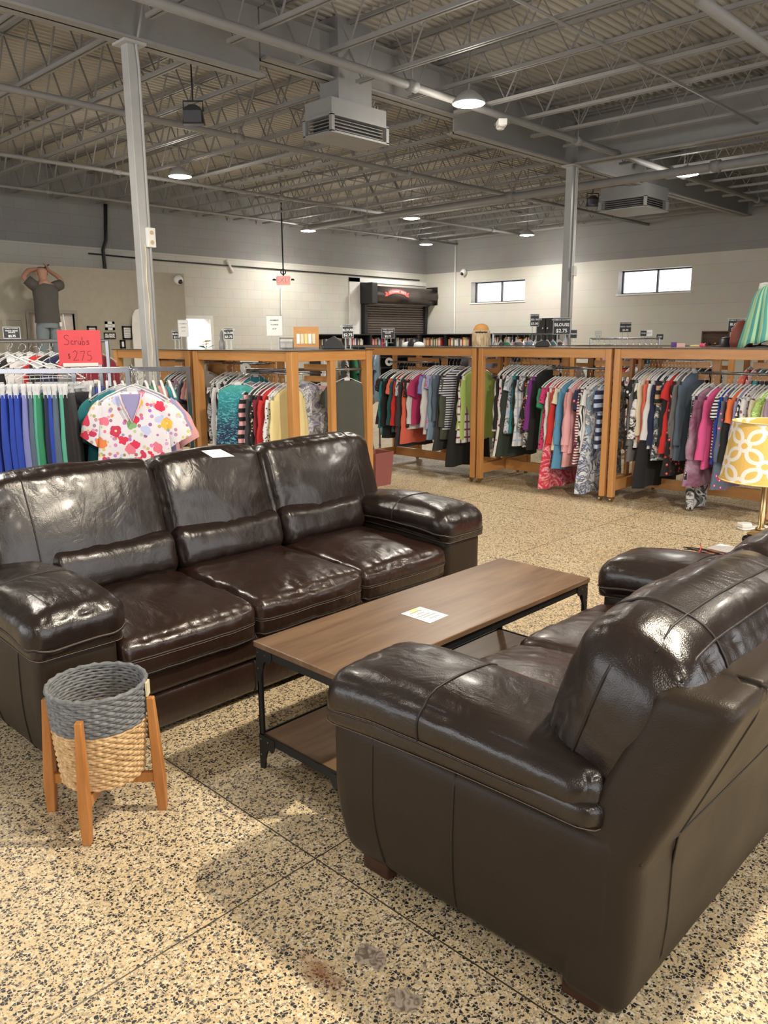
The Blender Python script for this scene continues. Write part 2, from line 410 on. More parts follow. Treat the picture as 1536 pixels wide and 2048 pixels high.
for i in range(-3, 18):
    X = 3.77+.775*i
    for b, p in ((0, j1), (1, j2)):
        r = p if i == -3 else copy_tree(p)
        r.location.x = X; r['group'] = 'open web joists on the near side of the girder' if b == 0 else 'open web joists beyond the girder'
        r['label'] = 'grey open web steel roof joist ' + ('on the near side of the long girder' if b == 0 else 'between the girder and the back wall')
for k, Y in enumerate((1.2, 3.9, 8.9, 11.9)):
    for z in (4.0, ZC-.09):
        m = MB(); m.tube([(XL, Y, z), (XR, Y, z)], .014, 6)
        tag(m.build('bridging_rod', 'roofgrey', smooth=True), 'thin grey bridging rod across the %s of the roof joists' % ('bottom chords' if z < 4.1 else 'top chords'), 'rod', 'bridging rods '+('low' if z < 4.1 else 'high'))
def pipe(name, pts, r, label, hang=True):
    m = MB(); m.tube(pts, r, 12); o = m.build(name, 'roofgrey', smooth=True); tag(o, label, 'pipe', None)
    a, b = Vector(pts[0]), Vector(pts[-1]); n = int((b-a).length/3)
    for i in range(n):
        p = a.lerp(b, (i+.5)/n); k = MB(); d = (b-a).normalized(); k.tube([p-d*.06, p+d*.06], r*1.35, 12); k.build('coupling', 'roofgrey', o, smooth=True)
        k = MB(); k.tube([p+Vector((0, 0, r)), (p.x, p.y, ZC)], .008, 6); k.build('hanger_rod', 'roofgrey', o)
    return o
pipe('ceiling_pipe', [(XL, 5.7, 3.93), (XR, 5.7, 3.93)], .04, 'grey sprinkler pipe running just in front of the long girder')
pipe('ceiling_pipe', [(XL, 8.55, 3.93), (XR, 8.55, 3.93)], .032, 'grey sprinkler pipe crossing behind the near left column')
pipe('ceiling_pipe', [(XL, 11.6, 3.95), (XR, 11.6, 3.95)], .028, 'grey sprinkler pipe crossing over the far left lamp')
pipe('ceiling_pipe', [(XL, 13.9, 3.95), (XR, 13.9, 3.95)], .025, 'thin grey sprinkler pipe nearest the back wall')
a, b = atz(768, 428, 3.75), atz(1536, 312, 3.75)
pipe('ceiling_pipe', [(a.x+.2, 13, 3.75), (a.x+.2, YF, 3.75)], .06, 'thick grey main pipe running from the back corner towards the right')
a = atz(1400, 0, 3.9)
pipe('ceiling_pipe', [(a.x, a.y, 3.9), (a.x+5, a.y, 3.9)], .045, 'grey sprinkler pipe at the upper right of the roof')

# columns
def column(x, y, label, top=GZ):
    c = thing('steel_column', label, 'column', (x, y, 0), 0, 'grey steel columns')
    m = MB(); m.box((-.052, -.052, 0), (.052, .052, top)); m.build('post', 'colgrey', c, bevel=.006)
    m = MB(); m.box((-.1, -.1, 0), (.1, .1, .02)); m.build('base_plate', 'colgrey', c)
    m = MB(); m.box((-.1, -.1, top-.02), (.1, .1, top)); m.build('cap_plate', 'colgrey', c)
    return c
c1 = column(3.74, 6.57-.1, 'grey steel column in front on the left, with conduit and peeling strip')
m = MB(); m.tube([(.035, -.066, 1.0), (.035, -.066, 3.7), (.02, -.07, 3.85), (.1, -.1, 4.2)], .011, 8); m.build('conduit', 'colgrey', c1, smooth=True)
m = MB(); m.box((.0, -.095, 2.28), (.075, -.053, 2.44)); k = m.build('outlet_box', 'white', c1, bevel=.004)
m = MB()
for z in (2.32, 2.4): m.tube([(.0375, -.096, z), (.0375, -.099, z)], .018, 12)
MAT['outlet'] = plain('tan outlet', (.55, .42, .25), .4); m.build('outlet', 'outlet', k)
m = MB(); pts = [(-.01+.006*math.sin(i*1.7), -.054, 1.0+i*.1) for i in range(14)]; m.tube(pts, [.004+.004*abs(math.sin(i*2.1)) for i in range(14)], 6, flat=.4)
MAT['peel'] = plain('peeling cream strip', (.75, .62, .42), .6); m.build('adhesive_strip', 'peel', c1)
c2 = column(10.5, 6.4, 'grey steel column at the right, farther back, with outlet box')
m = MB()
for s in (.0, .035): m.tube([(.03+s, -.066, .9), (.03+s, -.066, 3.85)], .011, 8)
m.build('conduit', 'white', c2, smooth=True)
m = MB(); m.box((.01, -.11, 2.38), (.09, -.06, 2.52)); m.build('outlet_box', 'white', c2, bevel=.004)

# high-bay lamps
def highbay(x, y, label, z=3.80, power=LAMP_W, seen=True):
    l = thing('high_bay_lamp', label, 'ceiling lamp', (x, y, z), 0, 'round high bay lamps')
    m = MB(); m.lathe([(.05, .13), (.07, .12), (.13, .07), (.165, .03), (.17, .012), (.165, .008)], n=32); m.build('housing', 'colgrey', l, smooth=True)
    m = MB(); m.lathe([(.0, -.004), (.11, -.002), (.158, .008), (.16, .012)], n=32); m.build('lens', 'lens', l, smooth=True)
    m = MB(); m.tube([(0, 0, .12), (0, 0, ZC-z)], .009, 6); m.build('stem', 'roofgrey', l)
    p = light('lamp_light', 'SPOT', (0, 0, -.06), power, WARM if x < 9 else (1, .95, .88), spot_size=math.radians(162), spot_blend=.7, shadow_soft_size=.15); p.parent = l
    p = light('lens_glow', 'POINT', (0, 0, -.14), power*.13, WARM if x < 9 else (1, .95, .88), shadow_soft_size=.12); p.parent = l
    return l
highbay(6.87, 5.40, 'large glowing round lamp nearest, in the upper middle of the roof')
highbay(6.80, 10.6, 'glowing round lamp to the right of the near left column')
highbay(12.0, 13.8, 'glowing round lamp above the hanging red exit sign')
highbay(12.25, 11.0, 'glowing round lamp in the middle of the roof, left of the corner lamp')
highbay(15.8, 13.7, 'small glowing round lamp nearest the back right corner')
highbay(16.1, 10.9, 'glowing round lamp just left of the far right column')
highbay(11.95, 5.36, 'glowing round lamp at the right in front of the far air diffuser')
highbay(1.7, 5.40, 'round lamp above the sofas just outside the upper left', power=LAMP_W*.9)
highbay(1.7, 10.6, 'round lamp above the left racks outside the frame')
highbay(6.87, 0.3, 'round lamp to the right of the loveseat outside the frame')

for tx, ty, rx_, rz_, lb in ((3.0, .15, 30, 25, 'black track spot lamp high above the back of the loveseat'), (-1.7, -1.3, 46, -42, 'black track spot lamp far left behind the camera'), (1.2, -1.6, 42, -8, 'black track spot lamp straight behind the camera')):
    ts = thing('track_spot_lamp', lb, 'ceiling lamp', (tx, ty, 3.75))
    m = MB(); m.lathe([(.0, .16), (.08, .14), (.10, .04), (.10, .02)], n=20, cap=False); k = m.build('lamp_head', 'black', ts, smooth=True); k.rotation_euler = (math.radians(rx_), 0, math.radians(rz_))
    m = MB(); m.tube([(0, 0, .1), (0, 0, ZC-3.75)], .012, 6); m.build('stem', 'black', ts)

# hanging air diffusers
def diffuser(x, y, z, sx, sy, h, label):
    d = thing('air_diffuser', label, 'air diffuser', (x, y, z), 0, 'square hanging air diffusers')
    m = MB(); m.box((0, 0, .16), (sx, sy, h)); m.build('plenum_box', 'ductgrey', d)
    m = MB(); m.box((-.02, -.02, -.01), (sx+.02, sy+.02, .01)); m.box((-.02, -.02, .15), (sx+.02, sy+.02, .17))
    for a in (0, sx):
        for b in (0, sy): m.box((a-.02, b-.02, 0), (a+.02, b+.02, .16))
    m.build('frame', 'ductgrey', d)
    for k in range(4):
        for z_ in (.03, .07, .11):
            pass
    m = MB()
    for q in range(4):
        zz = .03+q*.032; m.box((.03, .02, zz), (sx-.03, .05, zz+.006)); m.box((.02, .03, zz), (.05, sy-.03, zz+.006)); m.box((.03, sy-.05, zz), (sx-.03, sy-.02, zz+.006)); m.box((sx-.05, .03, zz), (sx-.02, sy-.03, zz+.006))
    m.build('louvres', 'roofgrey', d)
    m = MB(); m.box((.06, .06, .01), (sx-.06, sy-.06, .15)); m.build('inner_box', 'black', d)
    m = MB(); m.box((sx*.2, sy*.15, h), (sx*.8, sy*.85, ZC-z)); m.build('duct', 'ductgrey', d)
    return d
zb = 3.52
n_ = atz(664, 262, zb)
diffuser(n_.x, n_.y, zb, .78, .40, .32, 'square grey air diffuser hanging near the middle of the roof')
n_ = atz(1290, 412, 3.55)
diffuser(n_.x, n_.y, 3.55, .8, .8, .36, 'square grey air diffuser hanging at the right behind the far column')
# floodlights and small fittings under the roof
def flood(p, rz, s, label):
    f = thing('flood_light', label, 'light fitting', p, rz, 'black flood lights'); f.scale = (s, s, s)
    m = MB(); m.prism([(-.13, -.1), (.13, -.1), (.10, .08), (.04, .12), (-.04, .12), (-.10, .08)], (0, -.06, 0), (1, 0, 0), (0, 0, 1), (0, .14, 0)); m.build('housing', 'black', f, bevel=.01)
    m = MB(); m.box((-.11, -.075, -.085), (.11, -.062, .05)); m.build('lens_cover', 'alu', f)
    m = MB(); m.tube([(-.12, 0, .05), (-.12, 0, .17), (.12, 0, .17), (.12, 0, .05)], .01, 6); m.tube([(0, 0, .17), (0, 0, (ZC-p[2])/s)], .01, 6); m.build('yoke', 'black', f)
flood(atz(387, 232, 3.8), -.8, .85, 'black flood light hanging right of the near left column')
flood(atz(1185, 404, 3.75), -.8, .8, 'small black flood light hanging just right of the far column')
m = MB(); p = atz(1003, 248, 3.85); m.box((-.09, -.05, -.03), (.09, .05, .04)); m.lathe([(.04, -.045), (.045, -.03)], (-.06, 0, 0), 12); m.lathe([(.04, -.045), (.045, -.03)], (.06, 0, 0), 12)
o = m.build('emergency_light', 'white', bevel=.008); o.location = p; o.rotation_euler.z = .8; tag(o, 'small white emergency light fitting right of the nearest lamp', 'light fitting')
m = MB(); p = Vector((p.x, p.y, 3.89)); 
# exit sign on its stem
p = atY(567, 561, 13.2)
ex = thing('exit_sign', 'red exit sign hanging on a long dark stem before the back wall', 'sign', p, -.85)
m = MB(); m.box((-.14, -.02, -.09), (.14, .02, .09)); MAT['exitred'] = emis('lit red sign face', (1, .08, .05), .9); m.build('sign_box', 'exitred', ex, bevel=.004)
text('EXIT', .15, 'signwhite', ex, (0, -.0215, 0), (PI/2, 0, 0), bold=.002)
m = MB(); m.tube([(0, 0, .09), (0, 0, ZC-p.z)], .015, 8); m.tube([(.05*math.cos(a*PI/6), 0, .17+.05*math.sin(a*PI/6)) for a in range(12)], .012, 6, closed=True); m.build('stem', 'iron', ex)
for s in (-1, 1):
    m = MB(); m.lathe([(.0, -.02), (.035, -.02), (.035, .01), (0, .02)], (s*.19, 0, .02), 12); m.build('spot_head', 'iron', ex, smooth=True)

# walls dressing: office block, doors, roll-up door
YO = 13.8; oX = 8.81; oz = 2.75
MAT['taupe'] = plain('taupe office wall paint', (.40, .37, .30), .6)
d0, d1 = atY(57, 630, YO).x, atY(148, 630, YO).x; dzo = 1.96
m = MB(); m.box((XL, YO, 0), (d0, YO+.12, oz)); m.box((d0, YO, dzo), (d1, YO+.12, oz)); m.box((d1, YO, 0), (oX, YO+.12, oz)); m.box((oX-.12, YO+.12, 0), (oX, YB, oz))
struct(m.build('wall_office', 'taupe'))
m = MB()
m.box((d0-.05, YO-.02, 0), (d0, YO+.14, dzo+.06)); m.box((d1, YO-.02, 0), (d1+.05, YO+.14, dzo+.06)); m.box((d0, YO-.02, dzo), (d1, YO+.14, dzo+.06))
MAT['taupetrim'] = plain('taupe trim', (.33, .31, .26), .5)
w = struct(m.build('door_1', 'taupetrim'))
MAT['pinkwhite'] = plain('off white door', (.66, .60, .56), .5)
m = MB(); m.box((d0, YO+.06, 0), (d1, YO+.10, dzo)); m.build('door_leaf', 'pinkwhite', w)
d2, d3 = atY(-40, 625, YO).x, atY(52, 630, YO).x-.03
m = MB(); m.box((d2, YO-.03, 0), (d3, YO, 1.95)); w = struct(m.build('door_2', 'taupe'))
m = MB(); ww = (d3-d2)
for a in (0, 1):
    for z0, z1 in ((.2, .8), (.9, 1.5), (1.56, 1.84)):
        x0 = d2+ww*(.1+.45*a); x1 = x0+ww*.35
        m.box((x0, YO-.042, z0), (x1, YO-.03, z1))
m.build('raised_panels', 'taupetrim', w, bevel=.012)
# roll-up door
rd = struct(bpy.data.objects.new('door_3', None)); C.objects.link(rd)
MAT['slat'] = plain('brown grey shutter', (.16, .13, .115), .45, .3); MAT['hood'] = plain('brown hood metal', (.12, .10, .095), .3, .6)
m = MB(); z = .9; ztop = 2.42; pts = []
while z < ztop: pts += [(z, 0), (z+.012, -.03), (z+.045, -.035), (z+.058, -.004)]; z += .062
vs = []
for zz, yy in pts: vs += [(rx0+.1, YB-.04+yy, zz), (rx1-.0, YB-.04+yy, zz)]
m.add(vs, [(2*i, 2*i+1, 2*i+3, 2*i+2) for i in range(len(pts)-1)]); m.build('shutter_slats', 'slat', rd, smooth=False)
m = MB(); m.box((rx0, YB-.14, .9), (rx0+.1, YB, 2.45)); m.box((rx1, YB-.14, .9), (rx1+.08, YB, 2.45)); m.build('guide_rail', 'black', rd)
m = MB(); hz = 2.62; m.tube([(rx0+.15, YB-.24, hz), (rx1+.18, YB-.24, hz)], .215, 28); m.build('hood', 'hood', rd, smooth=True)
m = MB(); m.box((rx0-.05, YB-.45, 2.38), (rx0+.16, YB, 2.9)); m.box((rx1+.18, YB-.45, 2.38), (rx1+.22, YB, 2.9)); m.build('end_plate', 'black', rd, bevel=.02)
m = MB(); m.box((rx0, YB-.2, 2.37), (rx1+.1, YB-.02, 2.42)); m.build('bottom_trim', 'hood', rd)
m = MB(); m.tube([(rx1+.14, YB-.1, 2.4), (rx1+.05, YB-.12, .9)], .014, 6); m.build('pull_chain', 'iron', rd)
# red arched banner emblem on the hood (lettering on a ribbon)
bn = thing('arched_banner', 'small red arched ribbon banner on the roll up door hood', 'banner', ((atY(794, 578, YB-.45).x), YB-.47, 2.665))
m = MB(); n = 16; vs = []
for i in range(n+1):
    t = -1+2*i/n; zc = .06*(1-t*t)-.02
    vs += [(t*.34, 0, zc-.05), (t*.34, 0, zc+.05), (t*.34, .012, zc-.05), (t*.34, .012, zc+.05)]
fs = []
for i in range(n):
    a = i*4; fs += [(a, a+4, a+5, a+1), (a+2, a+3, a+7, a+6), (a+1, a+5, a+7, a+3), (a, a+2, a+6, a+4)]
m.add(vs, fs); m.prism([(-.46, -.10), (-.34, -.08), (-.34, .0), (-.46, .02), (-.42, -.04)], (0, .01, 0), (1, 0, 0), (0, 0, 1), (0, .01, 0)); m.prism([(.46, -.10), (.34, -.08), (.34, .0), (.46, .02), (.42, -.04)], (0, .01, 0), (1, 0, 0), (0, 0, 1), (0, .01, 0))
MAT['bannerred'] = plain('banner red', (.75, .10, .09), .5); m.build('ribbon', 'bannerred', bn)
for i, ch in enumerate('VETERANS POST'):
    t = -.86+1.72*i/12
    if ch != ' ': text(ch, .07, 'signwhite', bn, (t*.34, -.003, .06*(1-t*t)-.022), (PI/2, t*.33, 0))
m = MB()   # painted door surround
for a, b in (((rx0-.42, YB-.03, .2), (rx0-.06, YB, 3.02)), ((rx0-.42, YB-.03, 2.92), (rx1+.5, YB, 3.02)), ((rx1+.42, YB-.03, .2), (rx1+.52, YB, 3.02))): m.box(a, b)
struct(m.build('trim_2', 'white'))
# doorway trim of the bright hall
m = MB(); m.box((dx1-.01, YB-.03, 0), (dx1+.06, YB+.01, dz-.01)); m.box((dx0-.05, YB-.03, dz-.01), (dx1+.06, YB+.01, dz+.06)); struct(m.build('trim_3', 'white'))
# conduits on walls
def conduit(pts, r, mat, label):
    m = MB(); m.tube(pts, r, 8); tag(m.build('wall_conduit', mat, smooth=True), label, 'conduit', None)
q = lambda x, y: tuple(atY(x, y, YB-.03))
conduit([q(211, 408), q(212, 480), q(206, 500), q(210, 535), q(210, 600)], .035, 'black', 'dark pipe dropping down the back wall left of the near column')
zz = atY(500, 545, YB).z
conduit([(7.5, YB-.03, 3.12), (9.0, YB-.03, 3.09), (17.0, YB-.03, 3.07)], .014, 'iron', 'long thin dark cable along the back wall above the exit sign')
conduit([q(453, 520), q(466, 545)], .03, 'white', 'short white bracket pipe on the back wall left of the exit sign')
conduit([(XR-.02, 13.95, 0), (XR-.02, 13.95, 3.9)], .02, 'white', 'vertical light conduit on the right wall left of the first window')
conduit([(XR-.02, 5.25, 0), (XR-.02, 5.25, 4.0)], .02, 'white', 'vertical light conduit on the right wall right of the second window')
conduit([q(562, 575), q(562, 660)], .014, 'white', 'white conduit down the back wall below the exit sign')
def camera_dome(p, d, label):
    t = thing('security_camera', label, 'security camera', p, 0)
    m = MB(); m.lathe([(.0, -.05), (.03, -.048), (.055, -.02), (.06, .02), (.05, .04)], n=20); m.build('housing', 'white', t, smooth=True)
    m = MB(); m.lathe([(0, -.075), (.018, -.07), (.03, -.05), (.032, -.04)], n=16); o = m.build('lens', 'black', t, smooth=True)
    t.rotation_euler = (math.radians(-60), 0, d); t.scale = (1.5, 1.5, 1.5)
camera_dome(atY(357, 560, YO-.05), 0, 'white domed security camera on the taupe office wall')
camera_dome(atX(927, 545, XR-.05), -PI/2, 'small security camera high on the right wall by the corner')

# framed papers and plates on the office wall
def framed(x0, y0, x1, y1, Y, fmat, pmat, label, name='picture_frame', cat='picture frame', lines=3, fw=.03, words=None, depth=.02, inkm='greyink', group=None):
    a, b = atY(x0, y0, Y), atY(x1, y1, Y); w, h = b.x-a.x, a.z-b.z
    o = thing(name, label, cat, (a.x+w/2, Y, b.z+h/2), 0, group)
    m = MB()
    for p, q_ in (((-w/2, -depth, -h/2), (w/2, 0, -h/2+fw)), ((-w/2, -depth, h/2-fw), (w/2, 0, h/2)), ((-w/2, -depth, -h/2), (-w/2+fw, 0, h/2)), ((w/2-fw, -depth, -h/2), (w/2, 0, h/2))): m.box(p, q_)
    m.build('frame', fmat, o)
    m = MB(); m.box((-w/2+fw/2, -depth*.6, -h/2+fw/2), (w/2-fw/2, -.001, h/2-fw/2)); m.build('sheet', pmat, o)
    if words: text(words, h*.36, inkm, o, (0, -depth*.7, 0), (PI/2, 0, 0), bold=.003, extrude=.002)
    elif lines:
        m = MB()
        for k in range(lines): z = h/2-fw-(h-2*fw)*(k+1)/(lines+1); m.box((-w*.28, -depth*.7, z-.006), (w*.28*(1-.3*(k % 2)), -depth*.5, z+.006))
        m.build('printed_lines', inkm, o)
    return o
MAT['screen'] = plain('dark blue picture', (.02, .02, .08), .4)
framed(209, 643, 229, 660, YO, 'white', 'screen', 'white framed dark blue picture above the sales notice', lines=3, fw=.045, inkm='signwhite')
framed(207, 665, 231, 678, YO, 'signblack', 'signblack', 'black notice with white words saying all sales are final', 'notice_plate', 'notice', fw=.008, words='ALL SALES\nARE FINAL', inkm='signwhite')
framed(243, 652, 265, 679, YO, 'signblack', 'paper', 'black framed certificate nearest the left column', lines=5)
framed(173, 652, 194, 668, YO, 'signblack', 'paper', 'black framed document half hidden by the red scrubs sign', lines=2)
framed(239, 680, 251, 697, YO, 'signblack', 'paper', 'narrow black framed paper below the framed certificate', lines=0)
m = MB(); p = atY(267, 640, YO-.15); m.prism([(0, -p.z+.75), (.16, -p.z+.75), (.16, .95), (.08, .93), (.02, .82), (0, .6)], (p.x-.06, YO-.2, p.z-.75), (1, 0, 0), (0, 0, 1), (0, .03, 0)); tag(m.build('white_board', 'white', bevel=.01), 'white rounded board leaning behind the near left column', 'board')

# bookcases along the back and right walls, books on the top shelf
MAT['bcblack'] = plain('black bookcase', (.010, .010, .012), .5)
def bookcase(x, y, w, along, label):
    b = thing('bookcase', label, 'bookcase', (x, y, 0), 0 if along == 'x' else -PI/2, 'black bookcases')
    m = MB(); m.box((0, .30, 0), (w, .32, 1.62)); m.build('back_panel', 'bcblack', b)
    for x0 in (0, w-.03): m = MB(); m.box((x0, 0, 0), (x0+.03, .30, 1.62)); m.build('side_panel', 'bcblack', b)
    for z in (.05, .4, .75, 1.02, 1.29, 1.60): m = MB(); m.box((.03, .01, z), (w-.03, .30, z+.025)); m.build('shelf', 'bcblack', b)
    return b
bx0 = atY(636, 690, 14.62).x; xs = bx0; i = 0; shelves = []
while xs+.9 < XR-.35:
    bookcase(xs, 14.62, .9, 'x', 'black bookcase against the back wall, number %s from the left' % ['one', 'two', 'three', 'four', 'five', 'six'][i]); shelves.append(('x', xs)); xs += .905; i += 1
yy = 14.9
for i in range(4): bookcase(XR-.36, yy-.0, .9, 'y', 'black bookcase against the right wall, number %s from the corner' % ['one', 'two', 'three', 'four'][i]); shelves.append(('y', yy)); yy -= .905
BC = [('cream', (.70, .60, .42)), ('maroon', (.28, .03, .04)), ('navy', (.04, .06, .18)), ('orange', (.70, .28, .08)), ('white', (.75, .73, .70)), ('tan', (.48, .33, .18)), ('dark green', (.04, .13, .08)), ('red', (.55, .05, .05)), ('yellow', (.72, .55, .15)), ('grey', (.3, .3, .32))]
bmats = {n: plain('book cover '+n, c, .5) for n, c in BC}
bookme = {}
for n, c in BC:
    m = MB(); m.box((0, 0, 0), (.026, .14, .2)); o = m.build('book', bmats[n]); bookme[n] = o.data; bpy.data.objects.remove(o)
for si, (ax, p) in enumerate(shelves):
    t = .06; k = 0
    while t < .82 and k < 18:
        n = R.choice(['cream', 'cream', 'white', 'white', 'tan', 'tan', 'maroon', 'navy', 'orange', 'dark green', 'red', 'yellow', 'grey', 'grey'])
        h = R.uniform(.8, 1.12); wd = R.uniform(.8, 1.7)
        if R.random() < .12: t += R.uniform(.05, .16); continue
        o = link('book', bookme[n], None); o.scale = (wd, 1, h)
        lean = R.choice((0, 0, .0, .08))
        if ax == 'x': o.location = (p+t, 14.70, 1.316); o.rotation_euler = (0, lean, 0)
        else: o.location = (XR-.28, p-t, 1.316); o.rotation_euler = (0, 0, -PI/2)
        tag(o, '%s spined book standing on a shelf of the black bookcases by the %s wall' % (n, 'back' if ax == 'x' else 'right'), 'book', '%s books by the %s wall' % (n, 'back' if ax == 'x' else 'right'))
        t += .028*wd+.002; k += 1
# tall black cabinet far right
p = atX(1071, 690, 15.0); q_ = atX(1111, 690, 15.0)
cb = thing('tall_cabinet', 'tall black two door cabinet behind the far racks', 'cabinet', (15.0, q_.y, 0))
w = p.y-q_.y; h = atX(1090, 636, 15.0).z
m = MB(); m.box((0, 0, 0), (.5, w, h)); m.build('carcass', 'bcblack', cb, bevel=.01)
for s in (0, 1):
    m = MB(); m.box((-.02, s*w/2+.01, .06), (0, (s+1)*w/2-.01, h-.03)); d = m.build('door', 'bcblack', cb)
    m = MB(); m.lathe([(.015, 0), (.02, .02), (.0, .025)], n=10); k = m.build('knob', 'chrome', d); k.location = (-.02, w/2+(.06 if s else -.06), h-.22); k.rotation_euler = (0, -PI/2, 0)

# ------------------------------------------------------------------ leather seating
def cmap(u, dim, r, pf, seed, wr, warp):
    a = dim; core = []; d = []
    for k in range(3):
        p = u[k]*a[k]; c = max(-(a[k]-r[k]), min(a[k]-r[k], p)); core.append(c); d.append((p-c)/r[k])
    L = math.sqrt(sum(x*x for x in d)) or 1
    dn = Vector([x/L for x in d]); p = Vector([core[k]+dn[k]*r[k] for k in range(3)])
    p.z += u[2]*pf[2]*(1-u[0]**2)*(1-u[1]**2)
    p.y += u[1]*pf[1]*(1-u[0]**2)*(1-u[2]**2)
    p.x += u[0]*pf[0]*(1-u[1]**2)*(1-u[2]**2)
    if wr:
        q = Vector((p.x*5+seed*3.1, p.y*4+seed*7.7, p.z*5+seed))
        n1 = noise.noise(q); n2 = noise.noise(q*2.7+Vector((n1*2, 0, 0))); e = sorted(abs(x) for x in u)[1]**4
        n3 = abs(noise.noise(Vector((p.x*22+seed, p.y*9, p.z*9+n1*2))))
        p += dn*(n1*wr*1.2+n2*wr*.35-n3*wr*e*1.6)
    return warp(p) if warp else p
def cushion(name, dim, loc, mat, parent, r=(.06, .06, .06), pf=(0, 0, 0), seed=1, wr=.006, warp=None, step=.022, rot=(0, 0, 0), piping=(), seams=(), thread=()):
    n = [max(6, int(2*dim[k]/step)) for k in range(3)]
    vid = {}; vs = []; fs = []
    def vert(i, j, k):
        key = (i, j, k)
        if key not in vid:
            u = [-1+2*t/n[q] for q, t in enumerate(key)]
            vid[key] = len(vs); vs.append(cmap(u, dim, r, pf, seed, wr, warp))
        return vid[key]
    for ax in range(3):
        b, c = [q for q in range(3) if q != ax]
        for side in (0, n[ax]):
            for i in range(n[b]):
                for j in range(n[c]):
                    q = []
                    for di, dj in ((0, 0), (1, 0), (1, 1), (0, 1)):
                        key = [0, 0, 0]; key[ax] = side; key[b] = i+di; key[c] = j+dj; q.append(vert(*key))
                    fs.append(q)
    m = MB(); m.add(vs, fs); o = m.build(name, mat, parent, smooth=True); o.location = loc; o.rotation_euler = rot
    def off(u, e=.002):
        p = cmap(u, dim, r, pf, seed, wr, warp); g = cmap([x*1.02 for x in u], [x*1.0 for x in dim], r, pf, seed, wr, warp)
        return p+(p-cmap([0, 0, 0], dim, r, pf, seed, 0, warp)).normalized()*e
    def loop(z):
        pts = []
        for k in range(120):
            a = 2*PI*k/120; c, s = math.cos(a), math.sin(a); mx = max(abs(c), abs(s)); pts.append(off([c/mx, s/mx, z]))
        return pts
    for z in piping:
        m = MB(); m.tube(loop(z), .0042, 6, closed=True); m.build('piping', 'seam', o, smooth=True)
    for z in thread:
        m = MB(); m.tube(loop(z), .0013, 4, closed=True); m.build('stitching', 'thread', o, smooth=True)
    for s_ in seams:                      # seam lines given as lists of (ux,uy,uz)
        pts = []
        for a, b in zip(s_, s_[1:]):
            for t in range(10): pts.append(off([a[q]+(b[q]-a[q])*t/10 for q in range(3)], .001))
        pts.append(off(s_[-1], .001)); m = MB(); m.tube(pts, .0034, 6); m.build('seam_line', 'seam', o, smooth=True)
    return o

